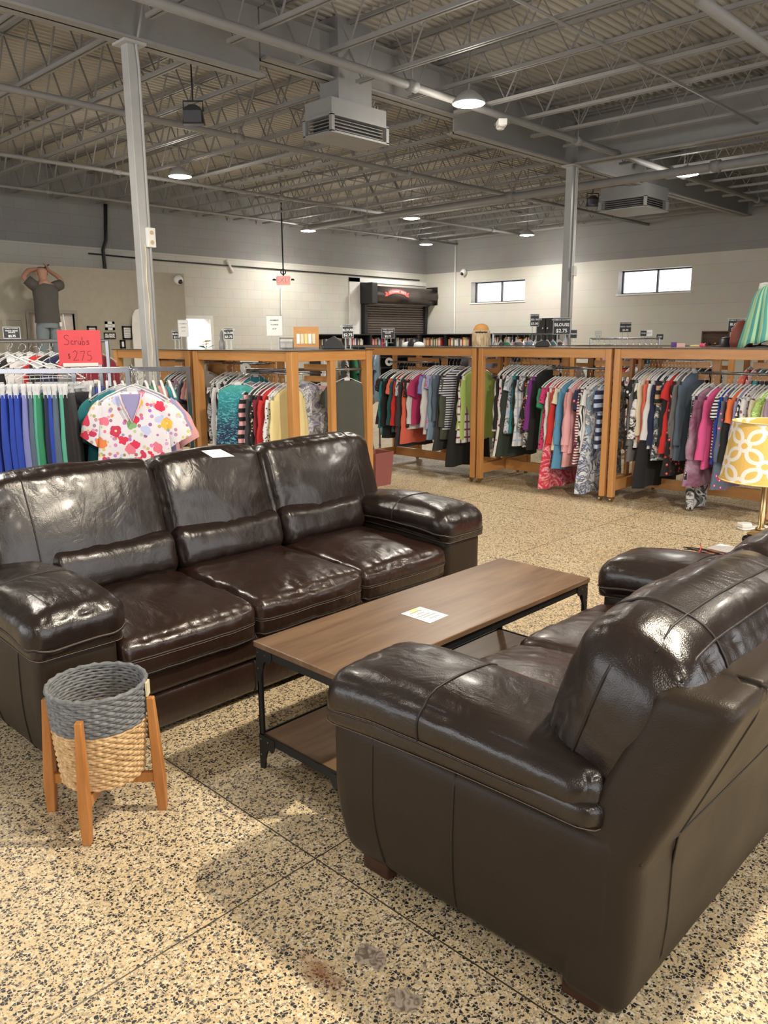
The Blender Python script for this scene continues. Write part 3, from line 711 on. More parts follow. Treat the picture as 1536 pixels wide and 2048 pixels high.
def leather_sofa(name, label, nseat, loc, rz, hi, hd):
    aw = .29; sw = .614; Wd = 2*aw+nseat*sw; D = .90
    S_ = thing(name, label, 'sofa', loc, rz)
    st = lambda side: .012 if side == hi else .022
    # flat covered body: side arm panels, front rails, back
    for side, x0, x1 in ((0, 0, aw), (1, Wd-aw, Wd)):
        def wp(p, side=side):
            t = max(0, min(1, (.27-(p.z+.27))/.2)) if False else 0
            z = p.z+.265; inn = (1-min(1, z/.30))**2*.045           # tucks in towards the floor
            p = p.copy(); p.x += inn*(1 if side == 0 else -1); p.y += inn*.9*(1 if p.y < 0 else -.3)
            return p
        y1 = D-.03
        o = cushion('arm_panel', (aw/2, y1/2, .215), ((x0+x1)/2, y1/2+.0, .265), 'leather_flat', S_, r=(.03, .03, .03), pf=(.008, .006, 0), wr=.0, warp=wp, step=.03,
                    seams=[[((-1 if side == 0 else 1), ty, 1), ((-1 if side == 0 else 1), ty, -1)] for ty in (-.62, .02)])
        def ap(p):
            p = p.copy(); t = (p.y+.42)/.84
            p.z *= (1-.32*t) if p.z > 0 else 1; p.z += .012*t-.02*max(0, (.25-t)/.25)**2+.012*math.sin(PI*t)
            p.x *= 1.03-.10*max(0, (t-.5))
            return p
        cushion('arm_pad', (aw/2+.035, .43, .085), ((x0+x1)/2+(.008 if side == 0 else -.008), .40, .545), 'leather', S_, r=(.085, .075, .075), pf=(.0, 0, .02), seed=3+side*5+nseat, wr=.007, warp=ap, step=st(side),
                piping=(-.42,), thread=(-.36,), seams=[[(-1, -.12, -.42), (-1, -.12, 1), (1, -.12, 1), (1, -.12, -.42)]])
        def wb(p):
            p = p.copy(); t = (p.y+.42)/.84; p.z += .033*t+.012*math.sin(PI*t); return p
        cushion('arm_welt', (aw/2+.022, .425, .035), ((x0+x1)/2, .405, .482), 'leather', S_, r=(.03, .06, .02), seed=9, wr=.001, warp=wb, step=.03, thread=(-.7,))
    # front: seat rail and lower panel
    def rail(nm, z0, z1, yf, puff, seed):
        cushion(nm, ((Wd-2*aw)/2+.004, .05, (z1-z0)/2), (Wd/2, yf+.05, (z0+z1)/2), 'leather_worn', S_, r=(.02, .03, .02), pf=(0, puff, 0), seed=seed, wr=.0015, step=.03,
                seams=[[(-1+2*k/nseat, -1, -1), (-1+2*k/nseat, -1, 1), (-1+2*k/nseat, -.2, 1)] for k in range(1, nseat)], thread=())
    rail('seat_rail', .185, .30, .012, .004, 11); rail('front_panel', .03, .185, .03, .004, 12)
    m = MB(); m.box((aw-.02, .09, .06), (Wd-aw+.02, D-.1, .29)); m.build('base_frame', 'leather_flat', S_)
    # back: reclined outer shell
    def bk(p):
        p = p.copy(); z = p.z+.44
        if z > .42: p.y += (z-.42)*.40
        inn = (1-min(1, z/.25))**2*.03; p.y -= inn*(1 if p.y > 0 else 0)
        e = abs(p.x)/(Wd/2)
        if e > .8 and z > .42: p.x *= 1-.045*(z-.42)/.4
        return p
    cushion('back_frame', (Wd/2-.004, .085, .385), (Wd/2, D-.07, .44), 'leather_flat', S_, r=(.03, .03, .03), pf=(0, .006, 0), wr=.0006, seed=4, warp=bk, step=.028,
            seams=[[(-1+2*(aw*.6)/Wd*1.0, 1, -1), (-1+2*(aw*.6)/Wd, 1, 1)], [(-.0, 1, -1), (-.0, 1, 1)], [(1-2*(aw*.6)/Wd, 1, -1), (1-2*(aw*.6)/Wd, 1, 1)], [(-1, 1, .02), (1, 1, .02)]])
    # seat cushions
    for k in range(nseat):
        cx = aw+sw*(k+.5)
        cushion('seat_cushion', (sw/2+.002, .33, .085), (cx, .318, .372), 'leather_worn', S_, r=(.035, .05, .05), pf=(0, .012, .032), seed=20+k*3+nseat, wr=.008, step=.012 if nseat == 3 or k == nseat-1 else .02,
                warp=lambda p: Vector((p.x, p.y, p.z+.012*(p.y/.33)-.008*max(0, -p.y/.33)**3)), piping=(.12, -.72), thread=(.03,))
    # back cushions and lumbar rolls
    e_ = .10 if nseat == 3 else .055; ed = [e_]+[aw+sw*k for k in range(1, nseat)]+[Wd-e_]; hz = .275 if nseat == 3 else .262; zc = .70 if nseat == 3 else .675
    for k in range(nseat):
        x0, x1 = ed[k], ed[k+1]; w = (x1-x0)/2
        first, last = k == 0, k == nseat-1
        sm = []
        if first: u = -1+2*(.19)/(x1-x0); sm.append([(u, -1, -.9), (u, -1, 1), (u, 1, 1), (u, 1, .2)])
        if last: u = 1-2*(.19)/(x1-x0); sm.append([(u, -1, -.9), (u, -1, 1), (u, 1, 1), (u, 1, .2)])
        def bw(p, w=w, first=first, last=last):
            p = p.copy(); t = p.z/hz
            sag = .018*(p.x/w)**2 if not (first or last) else .014*(p.x/w)**2
            p.z -= sag*max(0, min(1, (t+.3)/1.2))**1.5
            if (last and p.x > w-.16) or (first and p.x < -w+.16):
                q = (abs(p.x)-(w-.16))/.16; p.z -= .035*q*q*t*(1 if t > 0 else .6); p.y += .03*q*q
            return p
        cushion('back_cushion', (w+.003, .125 if nseat == 3 else .14, hz), ((x0+x1)/2, .78, zc), 'leather', S_, r=(.06, .085 if nseat == 3 else .11, .07 if nseat == 3 else .10), pf=(.012, .028, .006), seed=40+k*5+nseat, wr=.007, warp=bw, step=.012 if nseat == 3 or last else .02, rot=(math.radians(-19), 0, 0),
                seams=sm+[[(-.9, .1, 1), (.9, .1, 1)]]+([[(-1, 0, -.8), (-1, 0, .85)], [(1, 0, -.8), (1, 0, .85)]] if nseat == 3 else [])+([[(1, -.45, -.75), (1, -.45, .8)], [(1, .5, -.75), (1, .5, .85)], [(-.9, .7, 1), (.95, .7, 1)]] if last and nseat == 2 else []))
        lx0, lx1 = max(x0, aw+.03), min(x1, Wd-aw-.03)
        cushion('lumbar_roll', ((lx1-lx0)/2-.004, .065, .105), ((lx0+lx1)/2, .620, .55), 'leather', S_, r=(.04, .06, .07), pf=(.0, .014, .004), seed=60+k, wr=.007, step=.014 if nseat == 3 else .02, rot=(math.radians(-16), 0, 0))
    for x in (.10, Wd-.10):
        for y in (.12, D-.12):
            m = MB(); m.box((x-.05, y-.05, 0), (x+.05, y+.05, .075)); m.build('foot', 'footwood', S_, bevel=.006)
    return S_
leather_sofa('leather_sofa', 'long dark brown three seat leather sofa behind the coffee table', 3, (.985, 2.55, 0), 0, 0, 0)
leather_sofa('leather_loveseat', 'dark brown two seat leather loveseat seen from behind at the lower right', 2, (1.375+1.808, 1.535, 0), PI, 1, 0)

# ------------------------------------------------------------------ coffee table
T = thing('coffee_table', 'long industrial coffee table with brown wood top and dark iron frame', 'table', (1.556, 1.657, 0))
L, Dp, H = 1.458, .478, .48
m = MB(); m.box((0, 0, H-.022), (L, Dp, H)); m.build('tabletop', 'tablewood', T, bevel=.004)
m = MB(); m.box((.02, .02, .115), (L-.02, Dp-.02, .13)); m.build('lower_shelf', 'tablewood', T, bevel=.002)
def frame_ring(z, h):
    m = MB(); e = .008
    for a, b in (((e, e, z-h), (L-e, e+.006, z)), ((e, Dp-e-.006, z-h), (L-e, Dp-e, z)), ((e, e, z-h), (e+.006, Dp-e, z)), ((L-e-.006, e, z-h), (L-e, Dp-e, z))): m.box(a, b)
    return m
frame_ring(H-.022, .03).build('top_rail', 'iron', T); frame_ring(.132, .028).build('shelf_rail', 'iron', T)
br = [(0, 0), (.085, 0), (.085, -.026), (.078, -.040), (.066, -.046), (.056, -.040), (.046, -.042), (.038, -.052), (.036, -.072), (.026, -.095), (.022, -.125), (0, -.125)]
for ix, x in ((1, .008), (-1, L-.008)):
    for iy, y in ((1, .008), (-1, Dp-.008)):
        m = MB(); m.box((min(x, x+ix*.022), min(y, y+iy*.005), 0), (max(x, x+ix*.022), max(y, y+iy*.005), H-.024)); m.box((min(x, x+ix*.005), min(y, y+iy*.022), 0), (max(x, x+ix*.005), max(y, y+iy*.022), H-.024))
        leg = m.build('leg', 'iron', T)
        for zt, up in ((H-.024, 1), (.128, 1)):
            for u, v0, w in (((ix, 0, 0), 0, (0, iy*-.003, 0)), ((0, iy, 0), 0, (ix*-.003, 0, 0))):
                m = MB(); pl = [(a*1.0, b*(1 if zt > .2 else 1.15)) for a, b in br]; m.prism(pl, (x, y, zt), u, (0, 0, 1), w); b_ = m.build('corner_bracket', 'iron', T)
                m = MB()
                for a, b in ((.011, -.015), (.050, -.016), (.010, -.075)):
                    c = Vector((x, y, zt+b))+Vector(u)*a; dn = -Vector((0, iy, 0)) if u[0] else -Vector((ix, 0, 0)); m.tube([c, c+dn*.0052], .003, 8)
                m.build('rivet', 'rivet', b_)
def paper(name, label, cat, corners, z, mat='paper', lines=(), th=.0008):
    c = sum((Vector(p) for p in corners), Vector((0, 0)))/len(corners)
    o = thing(name, label, cat, (c.x, c.y, z))
    m = MB(); m.prism([(p[0]-c.x, p[1]-c.y) for p in corners], (0, 0, 0), (1, 0, 0), (0, 1, 0), (0, 0, th)); m.build('sheet', mat, o)
    a, b, d = Vector(corners[0]), Vector(corners[1]), Vector(corners[-1])
    m = MB()
    for v, u0, u1 in lines:
        p = a+(d-a)*v+(b-a)*u0-c; q = a+(d-a)*v+(b-a)*u1-c
        w = (d-a).normalized()*.003; m.add([(*(p-w), th+.0003), (*(q-w), th+.0003), (*(q+w), th+.0003), (*(p+w), th+.0003)], [(0, 1, 2, 3)])
    if lines: m.build('writing', 'greyink', o)
    return o
f2 = lambda x, y, z: tuple(atz(x, y, z)[:2])
pp = paper('price_note', 'white handwritten paper note lying on the coffee table top', 'paper note', [f2(802, 1228, .48), f2(840, 1214, .48), f2(897, 1231, .48), f2(860, 1247, .48)], .4806, lines=[(.2, .15, .8), (.35, .3, .7), (.5, .1, .75), (.62, .25, .9), (.78, .3, .8)])
MAT['tape'] = plain('yellow tape', (.80, .66, .28), .4)
m = MB(); c = Vector(f2(828, 1222, .48))-Vector(pp.location[:2]); m.box((c.x-.02, c.y-.012, .001), (c.x+.02, c.y+.012, .0022)); m.build('yellow_tape', 'tape', pp)

# ------------------------------------------------------------------ woven basket planter on stand
bc = Vector((1.052, 2.276, 0))
a = N('woven grass', .75); co = a.co()
bt = thing('woven_basket', 'round woven basket, grey above and straw below, held in the wooden stand', 'basket', bc)
def weave(z0, z1, mat, name, rows, inner=False):
    m = MB()
    for i in range(rows):
        z = z0+(z1-z0)*(i+.5)/rows; rr = .122+.026*((z-.14)/.30)**.8
        h = (z1-z0)/rows
        pts = []; n = 150; rd = []
        for k in range(n):
            t = 2*PI*k/n; ph = k*22/150*PI*2+(i % 2)*PI+noise.noise(Vector((k*.2, i, 0)))
            w = math.sin(ph); r = rr+.0013*w+(-.006 if inner else 0); pts.append((r*math.cos(t), r*math.sin(t), z+.0016*math.sin(ph+1.2)+.002*noise.noise(Vector((k*.15, i*3, 2))))); rd.append(h*.58*(1+.26*w))
        m.tube(pts, rd, 6, closed=True)
    return m.build(name, mat, bt, smooth=True)
def straw(nm, c1, c2):
    a = N(nm, .7); co = a.co(); v = a.noise(co, 55, 3, .7); a.set('Base Color', a.ramp(v, [(.3, c1), (.62, c2)])); a.bump(a.noise(a.co(scale=(1, 1, 3)), 160, 2), .3, .002); MAT[nm] = a.m
straw('straw', (.38, .22, .09), (.72, .50, .26)); straw('greystraw', (.10, .105, .11), (.22, .225, .23))
weave(.14, .325, 'straw', 'straw_body', 19); weave(.325, .445, 'greystraw', 'grey_band', 12)
m = MB(); m.tube([(.149*math.cos(2*PI*k/60), .149*math.sin(2*PI*k/60), .447+.0015*math.sin(k*2.4)) for k in range(60)], [.0070+.0012*math.sin(k*2.4) for k in range(60)], 8, closed=True); m.build('rim', 'greystraw', bt, smooth=True)
m = MB(); m.lathe([(.0, .14), (.114, .14), (.118, .17), (.132, .33)], n=48, cap=False); m.build('inner_wall', 'straw', bt, smooth=True)
m = MB(); m.box((-.016, -.003, -.028), (.016, .003, .018)); MAT['label'] = plain('cream tag', (.72, .66, .45), .6)
o = m.build('paper_tag', 'label', bt); an = math.atan2(-.6, .75)-.1; o.location = (.158*math.cos(an), .158*math.sin(an), .43); o.rotation_euler = (0, 0, an-PI/2)
ps = thing('plant_stand', 'honey wooden four legged stand holding the woven basket', 'plant stand', bc)
for k, (lx, ly) in enumerate(((.943, 2.387), (.935, 2.163), (1.164, 2.166), (1.166, 2.395))):
    d = Vector((lx, ly, 0))-bc; an = math.atan2(d.y, d.x); u = Vector((math.cos(an), math.sin(an), 0)); v = Vector((-u.y, u.x, 0)); r0, r1 = .180, .158
    m = MB(); vs = []
    for z, r, w, t in ((0, r0, .017, .014), (.11, r0-.003, .022, .018), (.395, r1+.006, .015, .012)):
        for s1, s2 in ((-1, -1), (1, -1), (1, 1), (-1, 1)): vs.append(u*(r+s1*t)+v*(s2*w*.75)+Vector((0, 0, z)))
    m.add(vs, [(3, 2, 1, 0), (8, 9, 10, 11)]+[(q+l, q+(l+1) % 4, q+4+(l+1) % 4, q+4+l) for q in (0, 4) for l in range(4)])
    m.build('leg', 'acacia', ps, bevel=.004)
    m = MB(); m.bar(u*.01+Vector((0, 0, .118)), u*(r0-.01)+Vector((0, 0, .118)), .018, .034); m.build('cross_bar', 'acacia', ps, bevel=.002)

# ------------------------------------------------------------------ end table and lamp
tz = .52
et = thing('end_table', 'orange brown wooden end table behind the loveseat arm', 'table', (3.27, .85, 0))
m = MB(); m.prism([(0, 0), (.5, 0), (.54, .04), (.55, .5), (.5, .57), (.06, .60), (0, .56)], (0, 0, tz-.025), (1, 0, 0), (0, 1, 0), (0, 0, .025)); m.build('tabletop', wood('worn orange wood', (.34, .11, .035), (.60, .24, .09), rough=.3, grain=4), et, bevel=.006)
for x in (.06, .46):
    for y in (.06, .50):
        m = MB(); m.lathe([(.016, 0), (.02, .1), (.026, .3), (.022, .42), (.028, tz-.025)], (x, y, 0), 12); m.build('leg', 'acacia', et, smooth=True)
m = MB(); m.box((.05, .05, tz-.1), (.47, .07, tz-.025)); m.box((.05, .49, tz-.1), (.47, .51, tz-.025)); m.box((.04, .05, tz-.1), (.06, .51, tz-.025)); m.box((.46, .05, tz-.1), (.48, .51, tz-.025)); m.build('apron', 'acacia', et)
paper('white_slip', 'crumpled white paper slip on the end table beside the lamp', 'paper', [f2(1414, 1097, tz), f2(1440, 1088, tz), f2(1480, 1096, tz), f2(1462, 1108, tz)], tz+.001, lines=[])
lp = atz(1512, 1108, tz)
TL = thing('table_lamp', 'table lamp with yellow trellis shade, brass column and black base on the end table', 'table lamp', (lp.x+.03, lp.y, tz))
m = MB(); m.box((-.05, -.05, 0), (.05, .05, .012)); vs = []
prof = [(.012, .045), (.03, .062), (.06, .078), (.075, .078), (.085, .07)]
m = MB(); m.lathe([(0.045, 0), (.05, .008), (.058, .025), (.080, .055), (.083, .066), (.075, .080), (.04, .086)], n=4); o = m.build('black_base', flat('gloss black ceramic', (.008, .008, .010), .12), TL, bevel=.014, seg=4); o.rotation_euler.z = .6
m = MB(); m.lathe([(.06, .086), (.062, .094), (.045, .1), (.045, .108), (.03, .112)], n=4); o = m.build('brass_plinth', 'brass', TL, bevel=.003); o.rotation_euler.z = .6
m = MB(); m.lathe([(.022, .11), (.024, .118), (.014, .124), (.0135, .30), (.016, .31), (.013, .34), (.01, .62)], n=16); m.build('column', 'brass', TL, smooth=True)
a = N('yellow trellis shade cloth', .75)
uv = a.t.nodes.new('ShaderNodeTexCoord').outputs['UV']
def ogee(uo, vo):
    mp = a.t.nodes.new('ShaderNodeMapping'); mp.inputs['Location'].default_value = (uo, vo, 0); mp.inputs['Scale'].default_value = (5.5, 1.6, 1); a.t.links.new(uv, mp.inputs[0])
    sp_ = a.t.nodes.new('ShaderNodeSeparateXYZ'); a.t.links.new(mp.outputs[0], sp_.inputs[0])
    fx = a.math('SUBTRACT', a.math('FRACT', sp_.outputs[0]), .5); fy = a.math('SUBTRACT', a.math('FRACT', sp_.outputs[1]), .5)
    an = a.math('ARCTAN2', fy, fx); l = a.math('SQRT', a.math('ADD', a.math('MULTIPLY', fx, fx), a.math('MULTIPLY', fy, fy)))
    rr = a.math('ADD', .36, a.math('MULTIPLY', a.math('ABSOLUTE', a.math('SINE', a.math('MULTIPLY', an, 2.0))), .13))
    return a.math('LESS_THAN', a.math('ABSOLUTE', a.math('SUBTRACT', l, rr)), .05)
g = a.math('MAXIMUM', ogee(0, 0), ogee(.5, .5))
a.set('Base Color', a.mix(g, (.72, .46, .12), (.80, .76, .68))); a.bump(a.noise(a.co(), 400, 2), .2, .001)
a.set('Transmission Weight', 0.0); MAT['shade'] = a.m
n = 64; me = bpy.data.meshes.new('shade'); vs = []; fs = []; uvs = []
zb_, zt_, rb, rt = .345, .61, .195, .158
for lay, dr in ((0, 0), (1, -.003)):
    for i in range(n+1):
        t = 2*PI*i/n
        for z, r in ((zb_, rb), (zt_, rt)): vs.append(((r+dr)*math.cos(t), (r+dr)*math.sin(t), z))
K = 2*(n+1)
for i in range(n): fs.append((2*i, 2*i+2, 2*i+3, 2*i+1)); 
for i in range(n): fs.append((K+2*i, K+2*i+1, K+2*i+3, K+2*i+2))
for i in range(n): fs.append((2*i, K+2*i, K+2*i+2, 2*i+2)); fs.append((2*i+1, 2*i+3, K+2*i+3, K+2*i+1))
me.from_pydata(vs, [], fs); ul = me.uv_layers.new()
for lp_ in me.loops:
    v = lp_.vertex_index % K; ul.data[lp_.index].uv = ((v//2)/n, v % 2)
o = link('lamp_shade', me, 'shade', TL, smooth=False)
m = MB()
for z, r in ((zb_, rb), (zt_, rt)): m.tube([((r+.001)*math.cos(2*PI*k/48), (r+.001)*math.sin(2*PI*k/48), z) for k in range(48)], .003, 6, closed=True)
m.build('shade_trim', plain('shade trim', (.72, .5, .2), .6), o, smooth=True)
# cord with red tie on the end table
m = MB(); P0, P1 = atz(1372, 1099, tz+.004), atz(1480, 1118, tz+.004)
for k in range(4):
    pts = []
    for t in range(14):
        q_ = P0.lerp(P1, t/13); pts.append((q_.x+.012*math.sin(t*.9+k*1.6), q_.y+.010*math.cos(t*.7+k*2), tz+.005+.004*k))
    m.tube(pts, .0028, 6)
o = m.build('lamp_cord', 'black', smooth=True); tag(o, 'bundled black lamp cord with red tie on the end table', 'cord')
m = MB(); q_ = P0.lerp(P1, .28); m.tube([(q_.x-.02, q_.y, tz+.003), (q_.x, q_.y, tz+.026), (q_.x+.02, q_.y+.005, tz+.003)], .002, 6); m.tube([(q_.x, q_.y, tz+.022), (q_.x-.004, q_.y+.002, tz+.05)], .0015, 5); m.build('red_tie', 'red', o)
# paper slip on the sofa back
bpy.context.view_layer.update(); dg = bpy.context.evaluated_depsgraph_get(); hits = []
for a_, b_ in ((402, 904), (440, 901), (468, 915), (425, 918)):
    ok, lc, nm_, *_r = S.ray_cast(dg, Vector((0, 0, EYE)), ray(a_, b_).normalized()); hits.append(lc+Vector((0, -.004, .006)))
cc = sum(hits, Vector())/4; sl = thing('price_slip', 'white paper slip resting on top of the sofa middle back cushion', 'paper', cc)
m = MB(); q4 = [h-cc for h in hits]; m.add(q4+[h+Vector((0, 0, .001)) for h in q4], [(3, 2, 1, 0), (4, 5, 6, 7), (0, 1, 5, 4), (1, 2, 6, 5), (2, 3, 7, 6), (3, 0, 4, 7)]); m.build('sheet', 'paper', sl)
m = MB()
for f in (.35, .6):
    a_, b_ = q4[0].lerp(q4[3], f).lerp(q4[1].lerp(q4[2], f), .2), q4[0].lerp(q4[3], f).lerp(q4[1].lerp(q4[2], f), .8); m.bar(a_+Vector((0, 0, .0012)), b_+Vector((0, 0, .0012)), .003, .0006)
m.build('writing', 'greyink', sl)

# ------------------------------------------------------------------ cloth materials
K = dict(black=(.012, .012, .014), charcoal=(.045, .045, .05), grey=(.17, .17, .175), lightgrey=(.42, .42, .44), white=(.74, .74, .75), cream=(.74, .68, .50),
         teal=(.02, .24, .28), darkteal=(.015, .09, .10), coral=(.80, .16, .10), red=(.62, .03, .03), maroon=(.22, .015, .03), pink=(.78, .40, .42), hotpink=(.75, .10, .30),
         lavender=(.36, .34, .58), periwinkle=(.22, .24, .55), blue=(.10, .30, .50), royal=(.02, .06, .42), navy=(.015, .02, .07), slate=(.10, .14, .20), steel=(.22, .34, .45),
         lime=(.45, .62, .17), green=(.03, .25, .12), seafoam=(.10, .42, .30), olive=(.08, .09, .06), purple=(.22, .03, .26), plum=(.20, .05, .12), mauve=(.42, .30, .40),
         tan=(.50, .32, .18), brown=(.12, .06, .04), orange=(.85, .20, .06), yellow=(.86, .74, .36), magenta=(.55, .04, .16), lightblue=(.45, .55, .72), dustyrose=(.62, .28, .26), darkgreen=(.03, .045, .035))
CM = {}
def cloth(spec):
    if spec in CM: return CM[spec]
    parts = spec.split('/'); pat = parts[0] if len(parts) > 1 else 'plain'; cols = parts[1:] if len(parts) > 1 else parts
    c1 = K[cols[0]]; c2 = K[cols[1]] if len(cols) > 1 else c1; c3 = K[cols[2]] if len(cols) > 2 else c2
    a = N('cloth '+spec.replace('/', ' '), .85); co = a.co(); a.set('Sheen Weight', .12)
    dark = lambda c: tuple(x*.84 for x in c)
    if pat == 'plain': c = a.mix(a.noise(co, 6, 2), dark(c1), c1)
    elif pat == 'stripe':
        z = a.n('SeparateXYZ', 2, i_0=co); c = a.mix(a.math('GREATER_THAN', a.math('FRACT', a.math('MULTIPLY', z, 38.0)), .5), c1, c2)
    elif pat == 'bigstripe':
        z = a.n('SeparateXYZ', 2, i_0=co); c = a.mix(a.math('GREATER_THAN', a.math('FRACT', a.math('MULTIPLY', z, 13.0)), .5), c1, c2)
    elif pat == 'vstripe':
        x = a.n('SeparateXYZ', 0, i_0=co); z = a.n('SeparateXYZ', 2, i_0=co)
        c = a.mix(a.math('GREATER_THAN', a.math('FRACT', a.math('ADD', a.math('MULTIPLY', x, 17.0), a.math('MULTIPLY', a.noise(co, 2.5, 1), 1.2))), .5), c1, c2)
    elif pat == 'zebra':
        c = a.mix(a.math('GREATER_THAN', a.n('TexWave', 1, i_Vector=co, i_Scale=9.0, i_Distortion=5.0, i_Detail=1.0), .5), c1, c2)
    elif pat == 'plaid':
        x = a.n('SeparateXYZ', 0, i_0=co); z = a.n('SeparateXYZ', 2, i_0=co)
        g = a.math('MAXIMUM', a.math('GREATER_THAN', a.math('FRACT', a.math('MULTIPLY', x, 14.0)), .78), a.math('GREATER_THAN', a.math('FRACT', a.math('MULTIPLY', z, 12.0)), .78)); c = a.mix(g, c1, c2)
    elif pat == 'leopard':
        v = a.n('TexVoronoi', 0, i_Vector=co, i_Scale=42.0, feature='F1'); c = a.mix(a.math('LESS_THAN', v, .30), c1, c2)
    elif pat == 'dots':
        v = a.n('TexVoronoi', 0, i_Vector=co, i_Scale=45.0, i_Randomness=0.0); c = a.mix(a.math('LESS_THAN', v, .28), c1, c2)
    elif pat == 'swirl':
        n = a.noise(co, 7, 3, .6, 2.5); c = a.ramp(n, [(.38, c1), (.46, c2), (.56, c3), (.64, c1)])
    elif pat == 'tiedye':
        n = a.noise(co, 5, 5, .7, .6); c = a.ramp(n, [(.35, c1), (.65, c2)])
    elif pat == 'batik':
        z = a.n('SeparateXYZ', 2, i_0=co); n = a.noise(a.co(scale=(1, 1, 2.6)), 26, 4, .7, 1.0)
        g = a.ramp(a.math('ADD', a.math('MULTIPLY', z, -1.6), a.math('MULTIPLY', n, .25)), [(.15, c1), (.5, c2), (.95, c3)]); c = a.mix(a.math('GREATER_THAN', n, .55), g, tuple(min(1, q*1.5+.07) for q in c2))
    else:   # flowers
        sc = 15.0 if pat == 'floral' else 9.0
        if pat == 'bigfloral':
            v = a.n('TexVoronoi', 0, i_Vector=co, i_Scale=13.0); cc = a.n('TexVoronoi', 1, i_Vector=co, i_Scale=13.0)
            sepc = a.t.nodes.new('ShaderNodeSeparateColor'); a.t.links.new(cc, sepc.inputs[0])
            pal = a.ramp(sepc.outputs[0], [(0, (.75, .04, .10)), (.25, (.85, .25, .08)), (.42, (.86, .52, .08)), (.58, (.62, .04, .12)), (.72, (.82, .20, .28)), (.86, (.25, .45, .20)), (.93, (.55, .60, .85))], 'CONSTANT')
            petal = a.n('TexVoronoi', 0, i_Vector=co, i_Scale=34.0)
            disc = a.math('MULTIPLY', a.math('LESS_THAN', a.math('ADD', v, a.math('MULTIPLY', petal, .25)), .58), a.math('GREATER_THAN', sepc.outputs[1], .04))
            core = a.math('LESS_THAN', v, .10); c = a.mix(disc, (.80, .76, .80), pal); c = a.mix(core, c, (.9, .75, .2))
            v2 = a.n('TexVoronoi', 0, i_Vector=co, i_Scale=30.0); cc2 = a.n('TexVoronoi', 1, i_Vector=co, i_Scale=30.0)
            small = a.math('MULTIPLY', a.math('LESS_THAN', v2, .34), a.math('SUBTRACT', 1.0, disc)); c = a.mix(small, c, a.mix(.45, cc2, (.75, .25, .30)))
        else:
            v = a.n('TexVoronoi', 0, i_Vector=co, i_Scale=sc*1.5); n = a.noise(co, 40, 2)
            g = a.math('LESS_THAN', a.math('ADD', v, a.math('MULTIPLY', n, .3)), .46); c = a.mix(g, c1, c2); c = a.mix(a.math('LESS_THAN', v, .14), c, c3)
    a.set('Base Color', c); a.bump(a.noise(co, 320, 1), .15, .001)
    CM[spec] = a.m; return a.m

# ------------------------------------------------------------------ hangers and garments
def hanger_parts(clip=False):
    m = MB(); pts = [(.0, 0, -.10), (0, 0, -.055)]
    for k in range(11): t = -PI/2+PI*1.25*k/10; pts.append((.021*math.cos(t)-.0, 0, -.019+.0215*math.sin(t)))
    m.tube(pts, .0021, 5)
    hook = m.build('hook', 'wire', smooth=True)
    m = MB()
    if clip:
        m.tube([(-.14, 0, -.115), (-.05, 0, -.10), (0, 0, -.09), (.05, 0, -.10), (.14, 0, -.115)], .006, 6, flat=.6); m.box((-.15, -.004, -.125), (.15, .004, -.108))
        for x in (-.13, .13): m.box((x-.016, -.014, -.17), (x+.016, .014, -.10)); m.box((x-.007, -.02, -.13), (x+.007, .02, -.085))
    else:
        m.tube([(-.205, 0, -.185), (-.15, 0, -.148), (-.06, 0, -.108), (0, 0, -.086), (.06, 0, -.108), (.15, 0, -.148), (.205, 0, -.185)], .0085, 6, flat=.55)
        m.tube([(-.19, 0, -.186), (0, 0, -.178), (.19, 0, -.186)], .006, 6, flat=.6)
        m.box((-.03, -.003, -.13), (.03, .003, -.092))
    body = m.build('hanger', 'hanger', smooth=False)
    for o in (hook, body): C.objects.unlink(o)
    return hook.data, body.data
HOOK, HBODY = hanger_parts(); HOOK2, HCLIP = hanger_parts(True)
